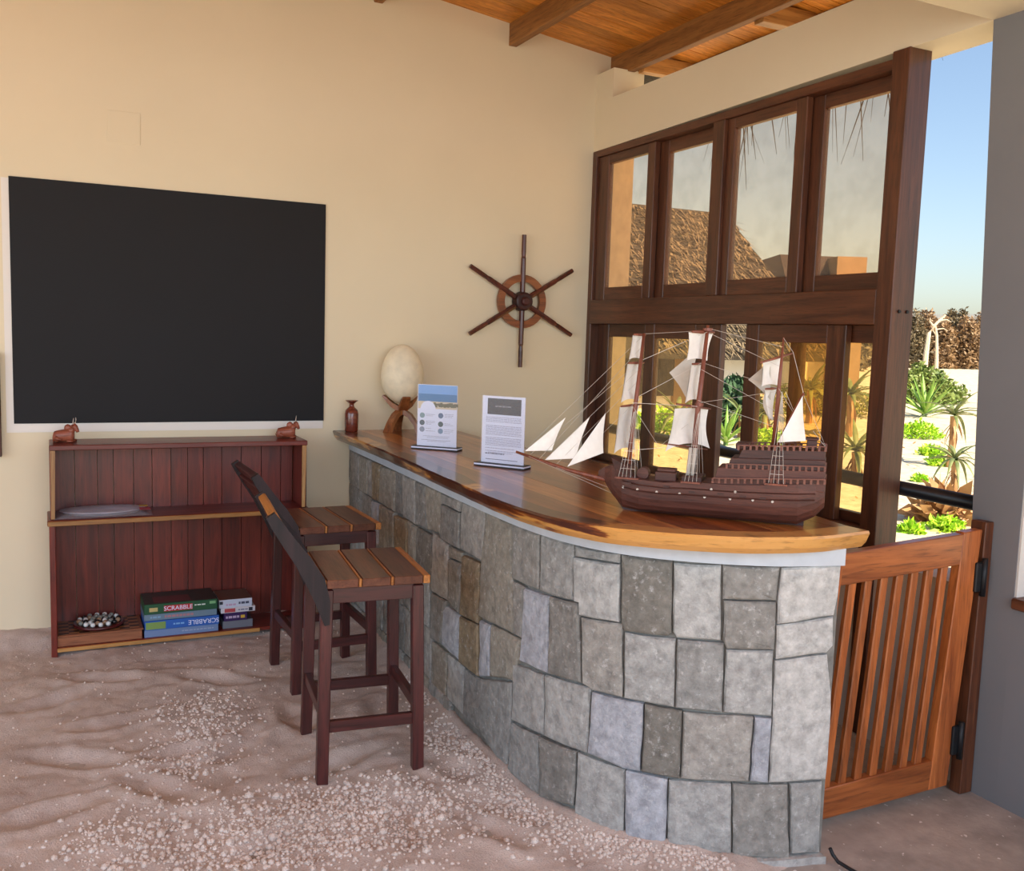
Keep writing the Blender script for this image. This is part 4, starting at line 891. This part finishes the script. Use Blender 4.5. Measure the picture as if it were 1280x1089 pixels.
def square(u0, z0, w0, u1, z1, w1, th, belly=.03, foot=.15, front=.016, nm='square_sail', tilt=0):
    a = math.radians(th); d = Vector((math.sin(a), math.cos(a), 0)); n_ = Vector((math.cos(a), -math.sin(a), 0)); m = MB()
    for off_ in (0, .0014):
        def fn(s, t):
            ww = w0+(w1-w0)*t; ww *= 1-.12*math.sin(PI*t); q = s*2-1; b = belly*(1-q*q*.8)*math.sin(PI*(t*.85+.08))+off_
            return Vector((u0+(u1-u0)*t+front, 0, z0+(z1-z0)*t+foot*(z0-z1)*t*(1-q*q)*.5+tilt*q*ww*(1-t)))+d*(q*ww)+n_*b
        m.grid(fn, 12, 12)
    return m.build(nm, M['sail'], ship, True, fix=False)
T1 = 13
yard(.520, .585, .045, T1); square(.520, .582, .042, .526, .503, .050, T1, .012); yard(.527, .492, .060, T1); square(.527, .489, .056, .537, .362, .070, T1, .022); yard(.538, .351, .078, T1); square(.538, .348, .074, .548, .195, .080, T1, .026)
T2 = 12
yard(.315, .600, .055, 32, 0, .01, .006); square(.316, .597, .060, .324, .507, .050, 32, .008); yard(.322, .497, .060, T2); square(.322, .494, .055, .330, .372, .070, T2, .014); yard(.332, .358, .082, 34, .12); square(.332, .352, .08, .338, .215, .105, 34, .03, .30); yard(.340, .225, .10, 34, .14, .02, .003)
yard(.085, .525, .070, 38, -.22, .008); square(.085, .520, .055, .088, .435, .050, 30, .022, tilt=-.2); yard(.088, .428, .050, 20); square(.088, .425, .045, .080, .325, .012, 20, .026)
m = MB(); m.tube([(.312, 0, .604), (.312, 0, .612)], .016, 10); m.build('crow_nest', MW, ship)
m = MB(); m.tube([(.327, 0, .36), (.327, 0, .37)], .014, 10); m.build('crow_nest', MW, ship)
for u in (.335, .350): m = MB(); m.tube([(u, .02, .13), (u-.006, .02, .225)], .006, 8); m.build('furled_sail', M['staysail'], ship, True)
for um, zc, us, ztop in ((.545, .117, (.515, .530, .545, .558, .57), .36), (.335, .122, (.312, .325, .338, .35), .36), (.080, .137, (.045, .06, .075, .09), .42)):
    hbv = .0705 if um < .5 else .052
    m = MB(); m.box(min(us)-.012, max(us)+.012, hbv-.004, hbv+.010, zc-.006, zc-.001); m.build('channel_board', MW, ship)
    m = MB()
    for u in us:
        for sy in (1, -1): m.tube([(u, sy*(hbv+.006), zc), (um-.01, 0, ztop)], .0008, 3, False)
    for q in range(4):
        z = zc+(q+1)*.028; t = (z-zc)/(ztop-zc); m.tube([(min(us)+(um-.01-min(us))*t, (hbv+.006)*(1-t), z), (max(us)+(um-.01-max(us))*t, (hbv+.006)*(1-t), z)], .0006, 3, False)
    o = m.build('shroud', M['thread'], ship, fix=False)
m = MB()
for a, b in [((.93, .165), (.52, .585)), ((.90, .16), (.527, .50)), ((.86, .15), (.522, .55)), ((.84, .148), (.53, .47)), ((.80, .135), (.527, .44)), ((.76, .13), (.538, .36)), ((.52, .588), (.312, .605)), ((.312, .60), (.525, .50)), ((.325, .50), (.53, .38)), ((.33, .36), (.545, .36)), ((.312, .612), (.075, .56)), ((.314, .60), (.085, .50)), ((.322, .50), (.085, .43)), ((.325, .48), (.088, .36)), ((.33, .38), (.09, .31)), ((.332, .37), (.082, .42)), ((.075, .588), (.045, .545)), ((.045, .545), (.006, .418)), ((.006, .418), (-.07, .255)), ((-.03, .30), (-.07, .255)), ((.90, .155), (.60, .05)), ((.80, .125), (.60, .06)), ((.545, .35), (.45, .22)), ((.45, .22), (.36, .30)), ((.06, .42), (.03, .36)), ((.08, .43), (.03, .35)), ((.34, .23), (.56, .20))]:
    m.tube([(a[0], random.uniform(-.02, .02), a[1]), (b[0], random.uniform(-.02, .02), b[1])], .0007, 3, False)
m.build('rigging', M['thread'], ship, fix=False)
# ---------------------------------------------------------------- outdoors
def GRD(x, y): return -.30+.03*max(0, min(42, math.hypot(x, y)-22))
m = MB()
def gfn(u, v):
    x = 3.4+(u**2)*140; y_ = -60+v*200; return (x, y_, GRD(x, y_)+.05*noise.noise(Vector((x*.35, y_*.35, 0)))-(0 if x > 4 else .02))
m.grid(gfn, 60, 110); struct(m.build('ground', M['ground'], smooth=True, fix=False))
m = MB(); m.box(-140, 3.45, -60, -1.7, -.5, -.3); m.box(-140, -3.8, -1.7, 140, -.5, -.3); struct(m.build('ground', M['ground'], world=True))
# palm-thatched hut
M['batten'] = plain('batten', (120, 104, 82), .9)
M['leaflet'] = plain('dry_leaflet', (138, 120, 94), .9, 0, 6, .3)
DIRT = M['thatch']
def dist(px, py, t): return EYE+ray(px, py)*t
HW_ = plain('hut_render', (232, 228, 222), .9, 0, 3, .04); TAN = plain('tan_render', (150, 120, 84), .9, 0, 3, .06)
R1 = dist(777, 254, 27.0); R2 = dist(907, 268, 28.65); R2.z = R1.z; rd = (R2-R1); rd.z = 0; rd.normalize(); bk = Vector((-rd.y, rd.x, 0))
if bk.y < 0: bk = -bk
E0 = dist(915, 443, 24.0); ez = E0.z
hut = thing('thatched_hut', (R2.x, R2.y, -.3), 'whitewashed hut with palm-thatched roof seen through the left panes', 'hut')
def along(p, s): return p+rd*s
Lft = R1-rd*6.0; run = (R2-E0).dot(bk)
ER = dist(1100, 443, 24.0); er = (ER-E0).dot(rd); e_r2 = (R2-E0).dot(rd)
NC = 9
tpl = []
for i in range(NC):
    t0, t1 = i/NC, (i+1)/NC+.03
    def pt(t, s, lift): z = R1.z+(ez-R1.z)*t; q = E0+bk*(run*(1-t))+rd*s; return Vector((q.x, q.y, z+lift))
    sl, sr0, sr1 = (Lft-E0).dot(rd), e_r2+(er-e_r2)*t0, e_r2+(er-e_r2)*t1
    m = MB(); m.hexa([pt(t0, sl, -.08), pt(t0, sr0, -.08), pt(t1, sr1, -.02), pt(t1, sl, -.02), pt(t0, sl, .02), pt(t0, sr0, .02), pt(t1, sr1, .10), pt(t1, sl, .10)])
    co = m.build('thatch_course', DIRT, hut, world=True)
    m = MB()
    for q in range(520):
        s = random.uniform(sl+4.5, sr1); t = random.uniform(t0+.02, t1-.01); s = min(s, e_r2+(er-e_r2)*t)
        a = random.gauss(.5, .6); L = random.uniform(.2, .5); p = pt(t, s, .07+.05*(t-t0)*NC)
        dn = (pt(1, 0, 0)-pt(0, 0, 0)).normalized(); d = (dn*math.cos(a)+rd*math.sin(a)); sd_ = dn.cross(d); sd_ = d.cross(Vector((0, 0, 1))).normalized()*.022
        up = Vector((0, 0, random.uniform(.01, .07))); m.face([p-sd_, p+sd_, p+d*L+up])
    o = m.build('palm_leaflets', M['leaflet'], co, world=True, fix=False); o['kind'] = 'stuff'
    if i == 0: continue
    m = MB(); m.tube([pt(t0, sl, .07), pt(t0, sr0, .07)], .018, 5); m.build('roof_batten', M['batten'], co, world=True)
m = MB(); hp = E0+bk*(2*run)   # hip end and back slope
a = pt(0, e_r2, .02); b = pt(1, er, .02); c = Vector((b.x, b.y, b.z))+bk*(2*run); ll = Vector((Lft.x, Lft.y, R1.z)); lc = Vector((Lft.x, Lft.y, ez))+bk*run
m.face([a, b, c]); m.face([a, c, lc, ll]); m.build('roof_back', DIRT, hut, world=True)
m = MB(); w0 = E0+bk*1.05
pa, pb = w0-rd*14, w0+rd*(er-1.8)
m.extr([(pa.x, pa.y, -.4), (pb.x, pb.y, -.4), (pb.x, pb.y, 1.75), (pa.x, pa.y, 1.75)], bk*6.4); m.build('wall', HW_, hut, world=True)
pa, pb = dist(742, 470, 1), dist(842, 470, 1)
def onwall(px): d = ray(px, 470); t = ((w0-bk*.12)-EYE).dot(bk)/d.dot(bk); return EYE+d*t
pa, pb = onwall(700), onwall(842); m = MB(); m.extr([(pa.x, pa.y, .25), (pb.x, pb.y, .25), (pb.x, pb.y, 1.75), (pa.x, pa.y, 1.75)], bk*.11); m.build('veranda_shade', wood((50, 40, 34), (82, 68, 58), 'Z', .9, 0, .05), hut, world=True)  # added dark panel, its colour stands for the shade under the veranda
pa, pb = onwall(843), onwall(866); m = MB(); m.extr([(pa.x, pa.y, -.35), (pb.x, pb.y, -.35), (pb.x, pb.y, 1.8), (pa.x, pa.y, 1.8)], bk*.11); m.build('column', TAN, hut, world=True)
# second, farther hut with a tan block
far = thing('far_hut', dist(1030, 440, 30.0)*1, 'distant thatched hut with a tan block, seen low in the right pane', 'hut'); far.location.z = -.3
q0 = dist(985, 360, 30); q1 = dist(1062, 360, 30); q2 = dist(1046, 321, 30.6); q3 = dist(975, 318, 31)
m = MB(); m.extr([q0, q1, q2, q3], Vector((.6, 1.2, 0))*2); m.build('roof', plain('far_thatch', (66, 54, 50), .95, 0, 3, .2), far, world=True)
q0, q1 = dist(990, 440, 30.5), dist(1060, 440, 30.5); m = MB(); m.extr([(q0.x, q0.y, -.4), (q1.x, q1.y, -.4), (q1.x, q1.y, dist(1040, 352, 30.5).z), (q0.x, q0.y, dist(1040, 352, 30.5).z)], Vector((1.2, 2.4, 0))); m.build('wall', HW_, far, world=True)
q0, q1 = dist(1046, 340, 29.6), dist(1083, 340, 29.6); zt = dist(1060, 321, 29.6).z; m = MB(); m.extr([(q0.x, q0.y, -.4), (q1.x, q1.y, -.4), (q1.x, q1.y, zt), (q0.x, q0.y, zt)], Vector((1.0, 2.0, 0))); m.build('block', TAN, far, world=True)
# plants
def leafmat(name, c0, c1, trans=.25):
    m, t, b = newmat(name); v = coords(t, (1, 1, 1)); f = tex(t, v, 3, 3)
    t.links.new(ramp(t, f, [(.3, srgb(*c0)), (.7, srgb(*c1))]), b.inputs['Base Color']); b.inputs['Roughness'].default_value = .5; return m
LG = leafmat('agave_green', (96, 140, 50), (156, 190, 84)); LB = leafmat('bright_leaf', (130, 190, 30), (190, 226, 60)); LD = leafmat('bush_green', (52, 86, 40), (104, 136, 62)); LA = leafmat('aloe_green', (88, 104, 62), (138, 146, 92)); DRY = leafmat('dry_leaf', (140, 100, 62), (196, 150, 100)); SCR = leafmat('scrub_brown', (124, 100, 74), (170, 138, 102)); SCG = leafmat('scrub_dark', (92, 82, 62), (130, 114, 86))
def blade_mesh(L, wd, droop, mat, thick=.004, nm='leaf'):
    m = MB(); n_ = 7; rows = []
    for i in range(n_+1):
        t = i/n_; x = L*t*(1-.25*droop*t); z = -droop*L*t*t*.8; ww = wd*(.75+.5*t if t < .3 else (1-((t-.3)/.7)**1.6))*.5
        rows.append([(x, -ww, z+ww*.5), (x, 0, z), (x, ww, z+ww*.5)])
    V_ = [[m.bm.verts.new(p) for p in r] for r in rows]; U_ = [[m.bm.verts.new((p[0], p[1], p[2]-thick)) for p in r] for r in rows]
    for i in range(n_):
        for k in range(2): m.bm.faces.new((V_[i][k], V_[i+1][k], V_[i+1][k+1], V_[i][k+1])); m.bm.faces.new((U_[i][k+1], U_[i+1][k+1], U_[i+1][k], U_[i][k]))
        m.bm.faces.new((V_[i][0], U_[i][0], U_[i+1][0], V_[i+1][0])); m.bm.faces.new((V_[i][2], V_[i+1][2], U_[i+1][2], U_[i][2]))
    return m.mesh(nm, mat, True)
ag_blades = [blade_mesh(1, .10, d, LG) for d in (.0, .08, .2)]; al_blades = [blade_mesh(1, .12, d, LA) for d in (.3, .7, 1.1)]; dry_bl = [blade_mesh(1, .12, d, DRY) for d in (.3, .8)]
def agave(p, size, label, n_=26):
    t = thing('agave', p, label, 'plant')
    for i in range(n_):
        f_ = i/n_; pitch = -(1.35-1.1*f_)+random.uniform(-.1, .1); s = size*random.uniform(.8, 1.05)
        place('leaf', random.choice(ag_blades), (0, 0, .04+.08*size*(1-f_)), t, (0, pitch, i*2.4), (s, s, s))
    m = MB(); m.tube([(0, 0, -.1), (0, 0, .14*size)], [.07*size, .05*size], 8); m.build('crown', LD, t)
def aloe(p, h, size, label, n_=22):
    t = thing('tree_aloe', p, label, 'plant')
    m = MB(); m.tube([(0, 0, -.1), (.02, 0, h*.5), (0, 0, h)], [.06*size+.03, .05*size+.02, .05*size+.02], 8); m.build('stem', DRY, t)
    for i in range(n_):
        f_ = i/n_; pitch = -(1.15-1.2*f_); s = size*random.uniform(.8, 1.1); place('leaf', random.choice(al_blades), (0, 0, h+.02), t, (0, pitch, i*2.4), (s, s, s))
    for i in range(12):
        s = size*random.uniform(.5, .8); place('dry_leaf', random.choice(dry_bl), (0, 0, h-.03-.25*h*random.random()), t, (0, random.uniform(.6, 1.25), i*2.1), (s, s, s))
def leafy(name, p, rx, rz, n_, mat, ls, label, cat='plant', group=None, kindpart='foliage', seed=1):
    t = thing(name, p, label, cat, 0, group); r = random.Random(seed); m = MB()
    for i in range(n_):
        a = r.uniform(0, 2*PI); e = r.random(); rad = (e**.45); z = r.random(); rr_ = rx*math.sqrt(max(.02, 1-z*z*.9))*rad*(.8+.35*noise.noise(Vector((math.cos(a)*2+p[0], math.sin(a)*2, z*2))))
        c = Vector((rr_*math.cos(a), rr_*math.sin(a), z*rz*(.8+.3*noise.noise(Vector((math.cos(a), math.sin(a), seed)))))); u = Vector((r.gauss(0, 1), r.gauss(0, 1), r.gauss(.4, .7))).normalized(); v_ = u.cross(Vector((r.gauss(0, 1), r.gauss(0, 1), r.gauss(0, 1)))).normalized()
        L = ls*r.uniform(.6, 1.3); m.face([c, c+u*L*.5+v_*L*.22, c+u*L, c+u*L*.5-v_*L*.22])
    o = m.build(kindpart, mat, t, fix=False); o['kind'] = 'stuff'
    m = MB()
    for i in range(6): a = i*1.05; m.tube([(0, 0, -.1), (rx*.25*math.cos(a), rx*.25*math.sin(a), rz*.4), (rx*.5*math.cos(a), rx*.5*math.sin(a), rz*.8)], [.02*rz+.004, .014*rz, .003], 5)
    m.build('stems', DRY, t); return t
GZ = -.3
def G(x, y):
    p = onz(x, y, GZ+.02)
    if p.length > 22:
        d = ray(x, y); t = 15
        while t < 90 and CH+d.z*t > GRD(d.x*t, d.y*t): t += .1
        p = EYE+d*t
    return (p.x, p.y, GRD(p.x, p.y))
agave(G(1155, 521), 1.15, 'spiky green agave in the middle of the garden beside the gate opening'); agave(G(907, 556), .8, 'small agave seen through the open gap between the sashes', 22)
aloe(G(1187, 582), .85, .62, 'taller tree aloe beside the pillar, above the nearer one'); aloe(G(1190, 622), .5, .48, 'nearer short tree aloe just above the black rail by the pillar'); aloe(G(1068, 592), .35, .85, 'aloe with arching leaves behind the rightmost lower pane'); aloe(G(1060, 545), .9, 1.0, 'tree aloe farther behind the rightmost lower pane'); aloe(G(925, 545), .45, .7, 'aloe at the right of the open sash gap'); aloe(G(846, 552), .5, .8, 'aloe behind the second lower pane'); aloe(G(1010, 530), .8, 1.0, 'tree aloe behind the deep amber double pane'); aloe(G(955, 548), .5, .8, 'aloe behind the left edge of the third lower sash')
LO = leafmat('olive_leaf', (110, 118, 50), (166, 160, 80))
leafy('dry_aloe', G(1180, 652), .35, .35, 260, DRY, .28, 'clump of dry brown leaves just below the black rail', seed=3)
leafy('green_bush', G(1150, 503), 1.6, 1.2, 4200, leafmat('olive_bush', (88, 112, 52), (146, 160, 84)), .17, 'rounded green bush behind the agave in the garden opening', seed=4); leafy('green_bush', G(911, 536), 1.0, 1.25, 1700, leafmat('dark_bush', (34, 62, 40), (70, 100, 66)), .26, 'dark green bush against the white hut wall', seed=5)
for i, (px, py, r_, lb) in enumerate(((1150, 548, .6, 'bright green groundcover in front of the agave'), (1165, 568, .3, 'bright green clump below the larger groundcover'), (1172, 580, .22, 'small bright green clump at the foot of the taller tree aloe'), (1183, 662, .24, 'bright leafy clump beside the pillar under the rail'), (1138, 664, .15, 'bright leafy clump next to the window post under the rail'), (822, 545, 1.0, 'yellow green clump behind the second lower pane'), (762, 545, 1.0, 'yellow green clump behind the first lower pane'), (960, 556, .55, 'green clump behind the third lower sash'), (1150, 600, .12, 'small green sprig on the white sand above the rail'), (1055, 520, 1.3, 'olive shrub behind the rightmost lower pane'), (1010, 515, 1.5, 'olive shrub behind the deep amber double pane'))):
    leafy('groundcover', G(px, py), r_, r_*.62, int(260+900*r_), LB if i not in (9, 10) else LO, .075+.05*r_, lb, seed=20+i)
m = MB()
for i in range(2600):
    d_ = random.uniform(5, 24); a = random.uniform(.30, 1.15); x, y_ = d_*math.sin(a)+2.0, d_*math.cos(a); L = random.uniform(.03, .16); b = random.uniform(0, 2*PI); z = GRD(x, y_)+.05*noise.noise(Vector((x*.35, y_*.35, 0)))+.03
    u = Vector((math.cos(b), math.sin(b), random.uniform(-.1, .4)))*L; v_ = Vector((-math.sin(b), math.cos(b), 0))*L*random.uniform(.06, .22); p = Vector((x, y_, z)); m.face([p, p+u*.5+v_, p+u, p+u*.5-v_])
tag(m.build('leaf_litter', DRY, fix=False), 'dry leaf litter and twigs strewn over the white sand outside', 'leaf litter', kind='stuff')
# dead trees, scrub belt, hill
def dead(p, pts, r0, label):
    t = thing('dead_tree', p, label, 'tree'); m = MB(); m.tube(pts, [r0*(1-.75*i/(len(pts)-1)) for i in range(len(pts))], 7); m.build('trunk', plain('bleached_wood', (206, 190, 166), .9, 0, 20, .2), t)
    m = MB(); a = Vector(pts[-2]); m.tube([a, a+Vector((.25, -.15, .05)), a+Vector((.4, -.25, -.05))], [r0*.35, r0*.2, .01], 5); b = Vector(pts[-3]); m.tube([b, b+Vector((-.12, .1, .2)), b+Vector((-.1, .1, .35))], [r0*.35, r0*.22, .01], 5); m.build('branch', bpy.data.materials['bleached_wood'], t)
def dp(px, py, t): return dist(px, py, t)
b0 = dp(1155, 468, 38); dead((b0.x, b0.y, GRD(b0.x, b0.y)), [(0, 0, -.1)]+[tuple(Vector(dp(x, y_, 38))-Vector((b0.x, b0.y, GRD(b0.x, b0.y)))) for x, y_ in ((1155, 470), (1158, 440), (1161, 418), (1167, 408), (1174, 401), (1182, 394))], .13, 'pale bare dead tree leaning right in front of the scrub')
b0 = dp(1170, 468, 39); dead((b0.x, b0.y, GRD(b0.x, b0.y)), [(0, 0, -.1)]+[tuple(Vector(dp(x, y_, 39))-Vector((b0.x, b0.y, GRD(b0.x, b0.y)))) for x, y_ in ((1170, 474), (1171, 445), (1171, 420), (1170, 412), (1169, 406))], .10, 'upright pale dead trunk right of the leaning dead tree')
for i in range(7):
    p = dp(1120+i*18, 455, 50 if i % 2 else 55); hgt = random.uniform(2.9, 3.4)*(p-EYE).length/57
    leafy('scrub_tree', (p.x, p.y, GRD(p.x, p.y)), 1.25, hgt, 4200, SCR if i % 3 != 1 else SCG, .22, 'brown dry scrub tree in the belt at the far edge of the sand', 'tree', 'dry scrub trees along the far edge of the sand', seed=50+i)
for i in range(5):
    p = dp(975+i*28, 452, 46 if i % 2 else 51)
    leafy('scrub_tree', (p.x, p.y, GRD(p.x, p.y)), 1.2, 2.4, 900, SCG, .40, 'brown dry scrub tree in the belt at the far edge of the sand', 'tree', 'dry scrub trees along the far edge of the sand', seed=80+i)
m = MB()
def hill(u, v):
    a = -.2+1.5*u; r_ = 420+v*160; x, y_ = r_*math.sin(a), r_*math.cos(a); z = (math.sin(PI*min(1, v*1.0))**.7)*(19.5+2.0*noise.noise(Vector((a*9, 0, 3)))+1.0*noise.noise(Vector((a*40, v*3, 3))))-1
    return (x, y_, z)
m.grid(hill, 160, 12); struct(m.build('hills', plain('hazy_scrub', (134, 134, 130), .95, 0, .05, .12), smooth=True, fix=False))
m = MB(); m.grid(lambda u, v: (130+u*500, -300+v*900, -.6), 4, 4); struct(m.build('ground', M['ground'], fix=False))
